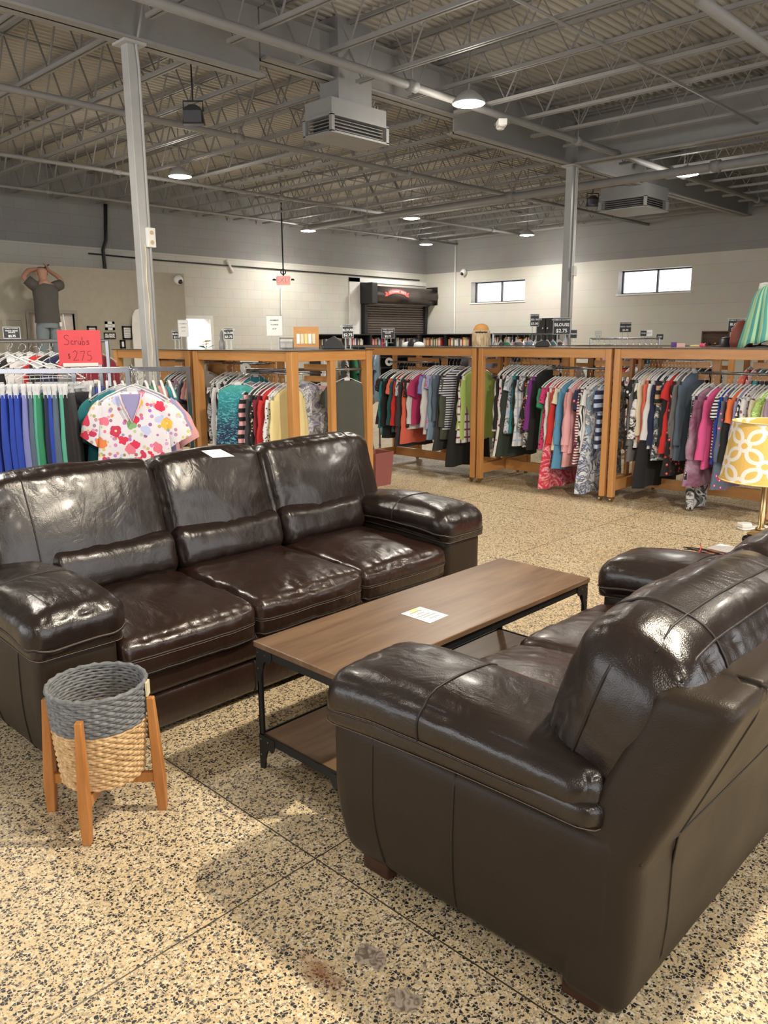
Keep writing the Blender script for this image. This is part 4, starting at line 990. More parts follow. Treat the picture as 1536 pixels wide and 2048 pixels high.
def garment_mesh(seed, Ln, sleeve, hwb, sh=.19, thick=.034, fold=.012, neck='round'):
    rg = random.Random(seed); ph = [rg.uniform(0, 6.28) for _ in range(6)]; NR = 22; n = 28
    vs = []; fs = []
    def ring(z, hw, t, s, cx=0, dz=0):
        r = []
        for k in range(n):
            a = 2*PI*k/n; ca, sa = math.cos(a), math.sin(a)
            x = hw*math.copysign(abs(ca)**.75, ca); y = t*math.copysign(abs(sa)**.8, sa)
            fo = fold*s*(math.sin(x*26+ph[0]+s*1.5)+.6*math.sin(x*47+ph[1])+.8*math.sin(x*9+ph[4]))
            y += fo; zz = z+dz*abs(x/max(hw, .01))+.006*s*math.sin(x*21+ph[2])
            r.append((cx+x+.01*s*math.sin(z*8+ph[3]), y, zz))
        return r
    rings = []
    zn = -.118
    rings.append(ring(zn-.012, .062, .022, 0)); rings.append(ring(zn-.004, .075, .024, 0)); 
    for j, (x, z) in enumerate(((.10, -.135), (.135, -.15), (.165, -.168), (sh, -.195))): rings.append(ring(-.126-.006*j, x, .026+.002*j, .1, dz=(z+.126+.006*j)))
    z0 = -.21
    for j in range(1, NR+1):
        s = j/NR; hw = sh*.97+(hwb-sh)*s**1.2+.01*math.sin(s*5+ph[5]); t = thick*(.8+.35*math.sin(min(1, s*1.4)*PI/2)); rings.append(ring(z0-(Ln)*s, hw, t, .25+.75*s))
    for r in rings: vs += r
    for i in range(len(rings)-1):
        for k in range(n): l = (k+1) % n; fs.append((i*n+k, i*n+l, (i+1)*n+l, (i+1)*n+k))
    if sleeve > 0:
        for sd in (-1, 1):
            k0 = len(vs); m_ = 10; an = math.radians(52 if hwb > .265 and sleeve > .19 and sleeve < .3 else rg.uniform(28, 42) if sleeve < .3 else rg.uniform(8, 16)); w0 = .085 if sleeve < .3 else .075
            cx, cz = sd*(sh-.035), -.235
            for j in range(m_+1):
                s = j/m_; a2 = an*(1-.4*s); cx2 = cx+sd*math.sin(a2)*sleeve*s; cz2 = cz-math.cos(a2)*sleeve*s; w = w0*(1-(.12 if sleeve < .3 else .40)*s)
                for q in range(12):
                    t = 2*PI*q/12; u = w*math.cos(t); v = (.022+.006*s)*math.sin(t)+.006*math.sin(u*40+ph[0]+s*4)
                    wr = (.010 if sleeve > .3 else .004)*math.sin(s*14+ph[1]+q)
                    vs.append((cx2+math.cos(a2)*u*sd+wr, v+ph[2]*.001+.012*s*math.sin(ph[3]), cz2+math.sin(a2)*u))
            for i in range(m_):
                for q in range(12): l = (q+1) % 12; fs.append((k0+i*12+q, k0+i*12+l, k0+(i+1)*12+l, k0+(i+1)*12+q))
    me = bpy.data.meshes.new('garment'); me.from_pydata(vs, [], fs)
    bm = bmesh.new(); bm.from_mesh(me); bmesh.ops.recalc_face_normals(bm, faces=bm.faces); bm.to_mesh(me); bm.free()
    for p in me.polygons: p.use_smooth = True
    me.materials.append(None); return me
def pants_mesh(seed, Ln=.95, hw=.15):
    rg = random.Random(seed); ph = [rg.uniform(0, 6.28) for _ in range(4)]; n = 30; rings = []; vs = []; fs = []
    for j in range(26):
        s = j/25; z = -.15-Ln*s; w = hw*(1+.25*min(1, s*4)-.12*s); r = []
        for k in range(n):
            a = 2*PI*k/n; ca, sa = math.cos(a), math.sin(a); x = w*math.copysign(abs(ca)**.7, ca)
            t = .026+.022*min(1, s*3); gap = 1-.55*math.exp(-(x/.03)**2)*min(1, max(0, s-.15)*4)
            y = t*gap*math.copysign(abs(sa)**.8, sa)+.012*s*math.sin(x*30+ph[0]+s)+.008*math.sin(x*60+ph[1])*min(1, s*3)
            r.append((x+.012*s*math.sin(z*5+ph[2]), y, z))
        rings.append(r); vs += r
    for i in range(25):
        for k in range(n): l = (k+1) % n; fs.append((i*n+k, i*n+l, (i+1)*n+l, (i+1)*n+k))
    fs.append(tuple(range(n))); me = bpy.data.meshes.new('trousers'); me.from_pydata(vs, [], fs)
    bm = bmesh.new(); bm.from_mesh(me); bmesh.ops.recalc_face_normals(bm, faces=bm.faces); bm.to_mesh(me); bm.free()
    for p in me.polygons: p.use_smooth = True
    me.materials.append(None); return me
GM = {}
KIND = {'tee': (.52, .17, .235), 'blouse': (.56, .13, .27), 'long': (.58, .50, .235), 'cardigan': (.66, .52, .25), 'tank': (.55, 0, .24), 'tunic': (.74, .50, .30), 'dress': (.86, 0, .33), 'scarf': (.95, 0, .16), 'jacket': (.64, .54, .26), 'scrubtop': (.55, .22, .28), 'bigtee': (.68, .20, .30)}
NOUN = {'tee': 'short sleeved top', 'blouse': 'short sleeved blouse', 'long': 'long sleeved top', 'cardigan': 'long cardigan', 'tank': 'sleeveless top', 'tunic': 'long sleeved tunic', 'dress': 'long sleeveless top', 'scarf': 'long narrow top', 'jacket': 'long sleeved jacket', 'scrubtop': 'scrub top', 'bigtee': 'large T shirt'}
SHORT = dict(tee='top', blouse='blouse', long='shirt', cardigan='cardigan', tank='top', tunic='tunic', dress='long top', scarf='long top', jacket='jacket', scrubtop='scrub top', bigtee='T shirt')
CAT = {'cardigan': 'cardigan', 'jacket': 'jacket', 'dress': 'blouse', 'bigtee': 'shirt', 'scrubtop': 'shirt', 'tee': 'shirt', 'long': 'shirt', 'tank': 'top', 'scarf': 'top', 'blouse': 'blouse', 'tunic': 'tunic'}
def pretty(spec):
    nm = {'lightgrey': 'light grey', 'darkteal': 'dark teal', 'hotpink': 'hot pink', 'royal': 'royal blue', 'navy': 'navy', 'slate': 'slate blue', 'steel': 'steel blue', 'lightblue': 'light blue', 'dustyrose': 'dusty rose', 'seafoam': 'seafoam green', 'lime': 'lime green', 'darkgreen': 'dark green'}
    p = spec.split('/'); g = lambda c: nm.get(c, c)
    if len(p) == 1: return g(p[0])
    w = {'stripe': 'thin striped', 'bigstripe': 'wide striped', 'vstripe': 'striped', 'zebra': 'wavy striped', 'plaid': 'plaid', 'leopard': 'spotted', 'dots': 'dotted', 'swirl': 'swirl print', 'tiedye': 'tie dyed', 'floral': 'floral', 'bigfloral': 'bright flowered', 'batik': 'batik print', 'plain': 'plain'}[p[0]]
    return ' and '.join(g(c) for c in p[1:3])+' '+w
used = {}
def garment(spec, kind, loc, rz, where, group, variant=None, lab=None, scale=1.0, dark_hanger=False):
    v = R.randrange(3) if variant is None else variant
    if (kind, v) not in GM:
        L_, s_, h_ = KIND[kind]; GM[(kind, v)] = garment_mesh(hash_(kind)+v*17, L_*(.93+.09*v), s_*(.92+.08*v), h_*(.95+.06*v))
    o = bpy.data.objects.new('hanging_'+('shirt' if kind in ('tee', 'long', 'tank', 'bigtee', 'scarf') else 'blouse' if kind in ('blouse', 'dress') else 'scrub_top' if kind == 'scrubtop' else kind), GM[(kind, v)])
    C.objects.link(o); o.location = loc; o.rotation_euler = (0, 0, rz); o.scale = (scale, scale, scale)
    o.material_slots[0].link = 'OBJECT'; o.material_slots[0].material = cloth(spec)
    h = link('hanger', HBODY, None, o); h['label'] = 'clear plastic hanger'; k = link('hook', HOOK, None, h)
    L_ = lab or '%s %s %s' % (pretty(spec), SHORT[kind], where)
    used[L_] = used.get(L_, 0)+1
    return tag(o, L_, CAT[kind], group)
def hash_(s): return sum(ord(c)*(i+1) for i, c in enumerate(s))
def pants(spec, loc, rz, where, group, v=0, sc=1.0):
    if ('pants', v) not in GM: GM[('pants', v)] = pants_mesh(100+v*7)
    o = bpy.data.objects.new('hanging_trousers', GM[('pants', v)]); C.objects.link(o); o.location = loc; o.rotation_euler = (0, 0, rz); o.scale = (sc, sc, 1)
    o.material_slots[0].link = 'OBJECT'; o.material_slots[0].material = cloth(spec)
    h = link('clip_hanger', HCLIP, None, o); h['label'] = 'clear plastic clip hanger'; link('hook', HOOK2, None, h)
    return tag(o, '%s scrub trousers %s' % (pretty(spec), where), 'trousers', group)

# ------------------------------------------------------------------ wooden display racks
def display_rack(X0, y0, y1, label, rods, depth=.95, glass=True):
    root = thing('display_rack', label, 'clothes rack', (X0, y0, 0), 0, 'honey oak display racks'); Lh = y1-y0; w = .075 if X0 < 5 else .056; top = 1.405; W_ = depth
    for x in (0, W_-w):
        for y in (0, Lh-w):
            m = MB(); m.box((x, y, .045), (x+w, y+w, top)); m.build('post', 'oak', root, bevel=.004)
    for x in (.012, W_-w+.012):
        m = MB(); m.box((x, w, top-.085), (x+w-.024, Lh-w, top)); m.build('top_rail', 'oak_y', root, bevel=.003)
    for y in (.012, Lh-w+.012):
        m = MB(); m.box((w, y, top-.085), (W_-w, y+w-.024, top)); m.build('end_top_rail', 'oak_x', root, bevel=.003)
        m = MB(); m.box((w, y, .10), (W_-w, y+w-.024, .20)); m.build('end_bottom_rail', 'oak_x', root, bevel=.003)
        m = MB(); m.box((W_/2-.03, y, .2), (W_/2+.03, y+w-.024, top-.085)); m.build('end_stile', 'oak', root, bevel=.003)
    m = MB(); m.box((W_/2-.02, w, .10), (W_/2+.02, Lh-w, .20)); m.build('centre_rail', 'oak_y', root, bevel=.003)
    m = MB(); m.box((W_/2-.02, Lh/2-.035, .2), (W_/2+.02, Lh/2+.035, top-.085)); m.build('centre_post', 'oak', root, bevel=.003)
    # slotted bracket boards that carry the rods
    for z in (1.235, 1.13):
        for ya, yb, xx in ((w, Lh*.30, W_/2+.03), (Lh*.53, Lh*.82, W_/2-.06)):
            m = MB(); m.box((xx, ya, z), (xx+.02, yb, z+.05)); m.build('bracket_board', 'oak_y', root, bevel=.002)
    if glass:
        m = MB(); m.box((-.01, -.01, top), (W_+.01, Lh+.01, top+.008)); m.build('glass_top', 'glass_top', root)
        m = MB()
        for a, b in (((-.011, -.011, top), (-.007, Lh+.011, top+.006)), ((-.011, -.014, top), (W_+.011, -.010, top+.006))): m.box(a, b)
        m.build('glass_edge', 'black', root)
    for x in (.04, W_-.04):
        for y in (.04, Lh-.04):
            m = MB(); m.tube([(x-.03, y-.010, .0235), (x-.03, y+.010, .0235)], .023, 16); m.box((x-.035, y-.014, .03), (x+.015, y+.014, .046)); m.build('caster', 'brass', root, smooth=False)
    for xr, z, a, b in rods:
        m = MB(); m.tube([(xr, Lh*a+.02, z), (xr, Lh*b-.02, z)], .0125, 10)
        for f in (a, b):
            yy = Lh*f+(.02 if f == a else -.02); m.tube([(xr, yy, z), (W_/2, yy, z)], .009, 8)
        m.build('hanging_rod', 'chrome', root, smooth=True)
    return root
def hang(X0, y0, y1, rod, seq, where, group, rz0=.0, tilt=-.12, zj=0):
    xr, z, a, b = rod; Lh = y1-y0; ya, yb = y0+Lh*b-.04, y0+Lh*a+.04; n = len(seq); prev = None     # listed left to right as the photograph shows them
    wt = [it[3] if len(it) > 3 else 1.0 for it in seq]; tot = sum(wt); acc = 0
    for i, it in enumerate(seq):
        spec, kind = it[0], it[1]; extra = it[2] if len(it) > 2 else 0
        y = ya+(yb-ya)*(acc+.4)/tot; acc += wt[i]
        nxt = pretty(seq[i+1][0]) if i+1 < n else None
        pv = prev
        if prev and len((pretty(spec)+' '+SHORT[kind]+' after the '+prev+' one, '+where).split()) > 16: pv = prev.split(' and ')[0]
        w = ('after the %s one, ' % pv if prev else 'leftmost, ')+where
        garment(spec, kind, (X0+xr, y, z), rz0+tilt+R.uniform(-.07, .07)+extra, w, group)
        prev = pretty(spec)
A_ = 'tee'; B_ = 'blouse'; L_ = 'long'; Cg = 'cardigan'; Tk = 'tank'; Tu = 'tunic'; Dr = 'dress'; J = 'jacket'; Sc = 'scarf'
RX = 6.70
U2, U3, U4 = (5.12, 6.74), (3.59, 5.09), (2.08, 3.56)
RL, RH = (.27, 1.235, .52, .96), (.40, 1.31, .04, .50)       # left half lower rod / right half upper rod
r2 = [(.32, 1.235, .55, .95), (.30, 1.295, .05, .53)]
display_rack(RX, *U2, 'honey oak glass topped rack, left one of the front row beside the end frame', r2)
hang(RX, *U2, r2[0], [('leopard/black/maroon', B_), ('teal', L_), ('black', Cg, 0, 1.8), ('coral', A_), ('darkteal', L_), ('red', L_), ('swirl/grey/white/navy', A_), ('charcoal', Tu), ('coral', J), ('leopard/black/red', A_), ('white', L_), ('magenta', A_)], 'centre left lower rod', 'tops on the lower rod of the centre left rack')
hang(RX, *U2, r2[1], [('periwinkle', A_), ('white', L_), ('floral/lavender/magenta/white', B_), ('steel', Tu), ('slate', L_), ('charcoal', Dr), ('olive', Cg), ('stripe/navy/white', A_, -.30, 2.6), ('black', Dr), ('plaid/white/plum', Tu, .1), ('lime', J, -.1, 2.0)], 'centre left upper rod', 'tops on the upper rod of the centre left rack')
r3 = [(.40, 1.31, .52, .96), (.25, 1.215, .04, .52)]
display_rack(RX, *U3, 'honey oak rack with glass top in the middle of the row', r3)
hang(RX, *U3, r3[0], [('white', L_, .1), ('black', Cg), ('floral/white/magenta/maroon', Tu), ('darkgreen', Tu), ('swirl/lightblue/white/navy', B_), ('teal', Tk), ('black', L_), ('plaid/white/lightblue', Tu), ('swirl/black/grey/white', B_), ('leopard/black/coral', L_), ('swirl/grey/black/white', Tu), ('purple', L_), ('black', J, -.15, 2.2)], 'middle rack upper rod', 'tops on the upper rod of the middle rack')
hang(RX, *U3, r3[1], [('green', A_), ('leopard/magenta/black', B_), ('vstripe/tan/white', Tu), ('swirl/magenta/red/pink', Dr), ('red', L_), ('cream', B_), ('blue', Tu, 0, 2.0), ('tiedye/dustyrose/pink', Cg), ('pink', L_, 0, 1.6), ('floral/navy/red/white', A_), ('stripe/white/maroon', Tu), ('zebra/black/white', L_), ('white', B_), ('swirl/lightblue/navy/white', Dr), ('swirl/steel/grey/white', L_, -.2), ('bigstripe/navy/lightblue', A_)], 'middle rack lower rod', 'tops on the lower rod of the middle rack')
r4 = [(.40, 1.31, .55, .96), (.25, 1.20, .03, .54)]
display_rack(RX, *U4, 'honey oak rack with glass top at the right end of the row', r4)
hang(RX, *U4, r4[0], [('floral/black/white/yellow', B_), ('grey', Cg), ('swirl/black/white', L_), ('cream', L_), ('coral', L_), ('black', Dr), ('white', L_), ('navy', L_), ('bigstripe/black/tan', A_), ('swirl/slate/black/white', Tu), ('black', J), ('red', B_), ('floral/black/red/white', Tu), ('grey', J, 0, 1.5), ('slate', Cg, 0, 2)], 'right rack upper rod', 'tops on the upper rod of the right hand rack')
hang(RX, *U4, r4[1], [('swirl/black/white/grey', Sc), ('dots/black/white', Tu), ('tiedye/plum/mauve', Tu, -.1, 2), ('hotpink', L_, 0, 1.6), ('stripe/black/white', A_), ('royal', L_), ('floral/slate/magenta/white', Tu), ('black', L_), ('orange', A_), ('lavender', L_), ('zebra/white/black', B_), ('floral/white/grey/red', A_), ('plum', L_), ('cream', A_), ('batik/green/lime/teal', B_), ('cream', Cg), ('mauve', A_)], 'right rack lower rod', 'tops on the lower rod of the right hand rack')
# near rack row, end frame facing the sofa, long side running to the left
AX = 4.27
UA, UB = (5.16, 6.62), (6.68, 8.15)
ra = [(.30, 1.285, .55, .97), (.18, 1.215, .10, .60)]
display_rack(AX, *UA, 'honey oak rack with its end frame standing right behind the sofa', ra)
hang(AX, *UA, ra[0], [('swirl/black/white/grey', L_), ('white', Cg), ('zebra/black/white', L_), ('charcoal', Tu), ('swirl/lavender/white/grey', L_), ('pink', L_), ('teal', L_)], 'left rod behind the sofa', 'tops on the left rod of the rack behind the sofa', tilt=.12)
hang(AX, *UA, ra[1], [('periwinkle', A_, -.2, 2.0), ('bigstripe/pink/black', L_), ('charcoal', L_), ('leopard/black/cream', Tu), ('maroon', L_), ('red', L_), ('leopard/white/black', L_), ('yellow', Cg, .05, 1.6)], 'right rod behind the sofa', 'tops on the right rod of the rack behind the sofa', tilt=.10)
p = atX(486, 747, 4.37); garment('batik/seafoam/teal/navy', 'tank', (p.x-.12, p.y-.08, 1.225), -.75, '', 'tops on the right rod of the rack behind the sofa', 1, 'teal and navy woven print top facing the sofa on the near rack', .95)
K['greengrey'] = (.075, .08, .068); garment('greengrey', 'bigtee', (5.04, 5.31, 1.235), -.62, '', 'tops inside the end frame', 1, 'dark green grey T shirt facing out inside the end frame behind the sofa', .82)
garment('swirl/lavender/white/grey', 'tunic', (4.78, 5.62, 1.23), -.45, '', 'tops inside the end frame', 1, 'lavender lace print tunic inside the left half of the end frame')
garment('floral/green/white/pink', 'long', (4.80, 5.80, 1.22), -.6, '', 'tops inside the end frame', 0, 'pale green flowered top beside the lavender tunic in the end frame')
garment('pink', 'tee', (5.02, 5.60, 1.20), -.6, '', 'tops inside the end frame', 0, 'pink short sleeved top behind the dark green T shirt')
m = MB(); m.tube([(4.66-.25, 5.72+.25, 1.23), (5.15, 5.13+.1, 1.235)], .0125, 8); o = m.build('hanging_rod', 'chrome', smooth=True); tag(o, 'chrome rod inside the end frame carrying the dark green T shirt', 'rod')
rb_ = [(.30, 1.29, .06, .5), (.5, 1.29, .52, .95)]
display_rack(AX, *UB, 'honey oak rack farther left behind the column and the scrubs rack', rb_)
hang(AX, *UB, rb_[0], [('teal', L_), ('leopard/black/lime', B_), ('stripe/black/maroon', L_), ('mauve', A_), ('swirl/black/white/grey', L_), ('grey', L_), ('navy', A_), ('dustyrose', A_), ('white', A_)], 'farther left rack', 'tops on the farther left rack', tilt=.1)
m = MB(); m.box((AX+.5, UB[0]+.1, .9), (AX+.55, UB[1]-.1, 1.33)); o = m.build('back_board', 'oak_y'); o.parent = None; tag(o, 'honey oak back board inside the farther left rack', 'board')
for k, (c, nm) in enumerate(((MAT['label'], 'tan'), (flat('aqua card', (.30, .60, .66)), 'aqua blue'), (MAT['paper'], 'white'))):
    m = MB(); m.box((AX+.42, UB[0]+.35+k*.22, 1.16), (AX+.44, UB[0]+.5+k*.22, 1.26)); tag(m.build('small_box', c), '%s small box on a shelf of the farther left rack' % nm, 'box')
# racks farther back seen through the gaps
pool = [('white', L_), ('black', L_), ('pink', L_), ('navy', A_), ('red', A_), ('grey', Cg), ('cream', B_), ('teal', A_), ('lavender', L_), ('swirl/black/white/grey', L_), ('brown', L_), ('steel', B_), ('charcoal', Tu), ('coral', B_), ('floral/white/magenta/green', B_), ('green', A_)]
for ui, ((ya, yb), nm) in enumerate((((5.3, 6.8), 'left'), ((3.5, 5.0), 'middle'), ((1.9, 3.4), 'right'))):
    rr = [(.25, 1.27, .05, .5), (.25, 1.27, .52, .95)]
    display_rack(8.95, ya, yb, 'honey oak rack in the second row behind the front row, %s one' % nm, rr)
    for h, r_ in enumerate(rr):
        sq = [pool[(i*5+ui*3+h*7) % 16] for i in range(7)]
        hang(8.95, ya, yb, r_, sq, '%s back row rack, %s rod' % (nm, ('right', 'left')[h]), 'tops on the %s rod of the %s second row rack' % (('right', 'left')[h], nm))

# ------------------------------------------------------------------ chrome racks
def chrome_rack(c, ang, Ln, z, label, gap=.0, legs=True, r=.0125, square=True):
    t = thing('chrome_rack', label, 'clothes rack', (c[0], c[1], 0), ang, 'chrome clothes racks'); h = Ln/2
    m = MB()
    for y in ((-.3, .3) if gap else (0,)):
        m.box((-h, y-.008, z-.03), (h, y+.008, z)) if square else m.tube([(-h, y, z), (h, y, z)], .014, 10)
    m.build('hang_rail', 'chrome', t, bevel=.002)
    if gap:
        m = MB(); m.box((-h, -.3, z-.03), (-h+.02, .3, z)); m.box((h-.02, -.3, z-.03), (h, .3, z)); m.box((-.01, -.3, z-.10), (.01, .3, z-.075)); m.build('cross_rail', 'chrome', t)
    if legs:
        for x in (-h+.01, h-.01):
            m = MB(); m.box((x-.0125, -.0125, .05), (x+.0125, .0125, z)); m.build('upright', 'chrome', t)
            m = MB(); m.box((x-.015, -.35, .04), (x+.015, .35, .065)); m.build('foot_bar', 'chrome', t)
            for y in (-.33, .33): m = MB(); m.tube([(x-.012, y, .025), (x+.012, y, .025)], .025, 12); m.build('caster', 'rubber', t)
    return t
# scrubs rack behind the sofa: rail square to the view
ang = math.atan2(-.72, .69)*1.0; ud = Vector((math.cos(ang), math.sin(ang), 0))
cR = atd(75, 737, 4.75); cz = 1.34
chrome_rack((cR.x, cR.y), ang, 1.1, cz, 'chrome rail rack holding the blue scrub trousers at the left edge')
seq = ['royal', 'royal', 'royal', 'royal', 'periwinkle', 'slate', 'seafoam', 'green', 'navy', 'royal', 'slate', 'seafoam', 'black']
xs_ = [-12, 12, 27, 42, 58, 68, 79, 84, 96, 104, 114, 124, 133]
for k, s in enumerate(seq):
    p = atd(xs_[k], 737, 4.75); w_ = 'left edge' if k == 0 else 'right of the %s pair' % pretty(seq[k-1])
    pants('plain/'+s if False else s, (p.x, p.y, cz), ang+PI/2+R.uniform(-.12, .12)+(.15 if k > 5 else .05), '%s, %s' % (w_, ['first', 'second', 'third', 'fourth', 'fifth', 'sixth', 'seventh', 'eighth', 'ninth', 'tenth', 'eleventh', 'twelfth', 'thirteenth'][k]), 'scrub trousers on the chrome rail', k % 3, .78)
for k, (x, d) in enumerate(((150, 4.9), (160, 5.0), (172, 5.1))):
    p = atd(x, 737, d+.1); pants('black', (p.x, p.y, 1.33), ang+PI/2-.25, 'right of the chrome upright, %s of three' % ('left', 'middle', 'right')[k], 'black trousers by the chrome upright', k, .8)
c2_ = atd(262, 740, 5.25)
chrome_rack((c2_.x, c2_.y), ang, .78, 1.33, 'chrome rail rack behind the flowered scrub top')
p = atd(262, 752, 4.72)
garment('bigfloral/white', 'scrubtop', (p.x, p.y, 1.325), ang+.05, '', None, 1, 'white scrub top with bright red orange and pink flowers facing the sofa', 1.0)
fg = bpy.context.scene.collection.objects[-1] if False else [o for o in C.objects if o.get('label', '').startswith('white scrub top with bright')][0]
m = MB(); m.prism([(-.062, -.135), (.062, -.135), (.05, -.17), (.0, -.30), (-.05, -.17)], (0, -.043, 0), (1, 0, 0), (0, 0, 1), (0, .003, 0)); m.build('neck_lining', cloth('lavender'), fg)
m = MB(); m.tube([(-.066, -.046, -.13), (-.052, -.048, -.19), (0, -.05, -.305), (.052, -.048, -.19), (.066, -.046, -.13)], .005, 6); m.build('neck_binding', cloth('tiedye/pink/white'), fg, smooth=True)
m = MB(); q_ = atd(262, 740, 5.25); m.tube([(p.x, p.y, 1.335), (q_.x, q_.y, 1.335)], .012, 8); tag(m.build('rack_arm', 'chrome', smooth=True), 'short chrome arm holding the flowered scrub top', 'rod')
for k, (s, dx, dd) in enumerate((('lavender', 8, .05), ('teal', -22, .12), ('grey', -14, .20), ('black', -8, .28), ('steel', -4, .34), ('pink', 16, .10))):
    p = atd(262+dx, 752, 4.80+dd); garment(s, 'scrubtop', (p.x, p.y, 1.325-.004*k), ang+.05+.05*(k % 3), '', 'scrub tops behind the flowered one', k % 3, '%s scrub top layered behind the flowered scrub top, %s from the front' % (pretty(s), ['next', 'second', 'third', 'fourth', 'fifth', 'sixth'][k]), 1.0)
for k, s in enumerate(('navy', 'slate', 'royal', 'navy', 'darkteal', 'slate', 'periwinkle', 'teal', 'navy', 'green', 'dustyrose', 'teal')):
    p = atd(165+k*15.5, 737, 5.25); garment(s, 'tee', (p.x, p.y, 1.325), ang+PI/2+.35+R.uniform(-.1, .1), 'on the rail behind the flowered top, %s from left' % ['first', 'second', 'third', 'fourth', 'fifth', 'sixth', 'seventh', 'eighth', 'ninth', 'tenth', 'eleventh', 'twelfth'][k], 'tops on the chrome rail behind the flowered scrub top')
# far left chrome racks with trousers and tops
c3_ = atd(60, 683, 6.6)
chrome_rack((c3_.x, c3_.y), ang, 1.3, 1.5, 'taller chrome rack behind the blue scrub trousers', square=False)
for k, s in enumerate(('black', 'navy', 'charcoal', 'black', 'white', 'red', 'black', 'navy', 'red', 'grey', 'maroon')):
    p = atd(-30+k*22, 690, 6.6); garment(s, ('tee', 'long', 'tank')[k % 3], (p.x, p.y, 1.49), ang+.9+R.uniform(-.2, .2), 'on the taller chrome rack, %s from left' % ['first', 'second', 'third', 'fourth', 'fifth', 'sixth', 'seventh', 'eighth', 'ninth', 'tenth', 'eleventh'][k], 'tops on the taller chrome rack at the left', scale=.9)
for k in range(4):
    p = atd(20+k*26, 700, 5.6); o = link('empty_hanger', HBODY, None); o.location = (p.x, p.y, 1.50-.02*k); o.rotation_euler = (0, 0, ang+.15*k-.2); o.scale = (1.1, 1.1, 1.1)
    link('hook', HOOK, None, o); tag(o, 'clear empty hanger above the blue trousers, %s of four' % ('leftmost', 'second', 'third', 'rightmost')[k], 'hanger', 'empty hangers above the blue trousers')
c4_ = atd(60, 698, 5.6); chrome_rack((c4_.x, c4_.y), ang, 1.0, 1.50, 'chrome rack holding the empty clear hangers', square=False)
# chrome racks behind the wooden row
for (x0, x1, y, d, nm, sp) in ((985, 1135, 668, 11.2, 'behind the middle wooden rack', pool), (1180, 1320, 677, 12.5, 'behind the right hand wooden rack', pool), (640, 760, 692, 10.5, 'behind the end frame', pool)):
    a, b = atd(x0, y, d), atd(x1, y, d); c = (a+b)/2; an = math.atan2(b.y-a.y, b.x-a.x); z = c.z
    chrome_rack((c.x, c.y), an, (b-a).length, z, 'far chrome rack '+nm, square=False)
    n = int((x1-x0)/11)
    for k in range(n):
        p = a.lerp(b, (k+.5)/n); s = sp[(k*3+int(x0)) % 16]; garment(s[0], s[1], (p.x, p.y, z), an+PI/2+R.uniform(-.5, .5), 'on chrome rack %s, %s from left' % (nm.replace(' wooden rack', ' rack').replace('right hand', 'right'), ['first', 'second', 'third', 'fourth', 'fifth', 'sixth', 'seventh', 'eighth', 'ninth', 'tenth', 'eleventh', 'twelfth', 'thirteenth', 'fourteenth'][k]), 'tops on the far chrome rack '+nm, scale=.92)

# ------------------------------------------------------------------ price signs on the racks
def sign(p, w, h, rows, label, rz, mat='signblack', ink='signwhite', legs=True, legz=None, name='price_sign', frame=True):
    s = thing(name, label, 'sign', (p.x, p.y, p.z), rz)
    m = MB(); m.box((-w/2, -.003, 0), (w/2, .003, h)); m.build('sign_panel', mat, s)
    if frame:
        m = MB(); e = .006
        for a, b in (((-w/2-e, -.005, -e), (w/2+e, .005, 0)), ((-w/2-e, -.005, h), (w/2+e, .005, h+e)), ((-w/2-e, -.005, 0), (-w/2, .005, h)), ((w/2, -.005, 0), (w/2+e, .005, h))): m.box(a, b)
        m.build('acrylic_frame', 'acrylic', s)
    for body, fy, fs, bold in rows: text(body, fs*h, ink, s, (0, -.004, fy*h), (PI/2, 0, 0), bold=bold*h)
    if legs:
        dz = p.z-(legz if legz else 1.415)
        for x in (-w*.25, w*.25):
            m = MB(); m.box((x-.006, -.002, -dz), (x+.006, .002, 0)); m.build('leg', 'acrylic', s)
        m = MB(); m.box((-w*.45, -.04, -dz-.001), (w*.45, .04, -dz+.004)); m.build('base', 'acrylic', s)
    return s
def face(p): return math.atan2(p.y, p.x)-PI/2        # turned towards the front of the shop
RB = [("WOMEN'S CLOTHING", .90, .13, .001), ('BLOUSE', .58, .27, .006), ('$2.75', .20, .32, .006)]
RP = [("WOMEN'S CLOTHING", .90, .12, .001), ('PANTS / JEANS\nSHORTS', .60, .17, .004), ('$2.75', .18, .30, .006)]
RD = [("WOMEN'S CLOTHING", .90, .12, .001), ('DRESS / SUITS', .56, .20, .004), ('$5.00', .20, .28, .006)]
RA = [("WOMEN'S CLOTHING", .90, .12, .001), ('PANTS / JEANS\nSHORTS', .60, .17, .004), ('$2.75', .18, .30, .006)]
def sg(x0, x1, y0, y1, d, rows, label, **k):
    p = atd((x0+x1)/2, y1, d); w = (x1-x0)/FPX*d; h = (y1-y0)/FPX*d*1.02; return sign(p, w, h, rows, label, face(p), **k)
sg(1107, 1139, 638, 668, 8.1, RB, 'black blouse price sign standing above the middle rack by the right column')
sg(1457, 1487, 639, 664, 7.6, RB, 'black blouse price sign at the right beside the striped green shirt')
sg(449, 466, 658, 678, 7.1, RB, 'black blouse price sign with a grey finial alone near the column')
sg(686, 706, 651, 675, 7.0, RB, 'pale glare lit blouse price sign left of the roll up door')
sg(346, 362, 662, 678, 8.0, RB, 'small black blouse price sign by the bright doorway')
sg(764, 788, 658, 676, 10.4, RP, 'black trousers price sign in front of the roll up door', legz=1.45)
sg(1061, 1077, 630, 652, 11.2, RD, 'black five dollar dress sign left of the tall black cabinet', legz=1.45)
sg(1240, 1261, 646, 664, 12.4, RD, 'black five dollar dress sign below the second window', legz=1.45)
sg(1281, 1292, 662, 672, 12.6, [('TOPS', .5, .35, .004)], 'tiny dark sign right of the far five dollar sign', legz=1.45)
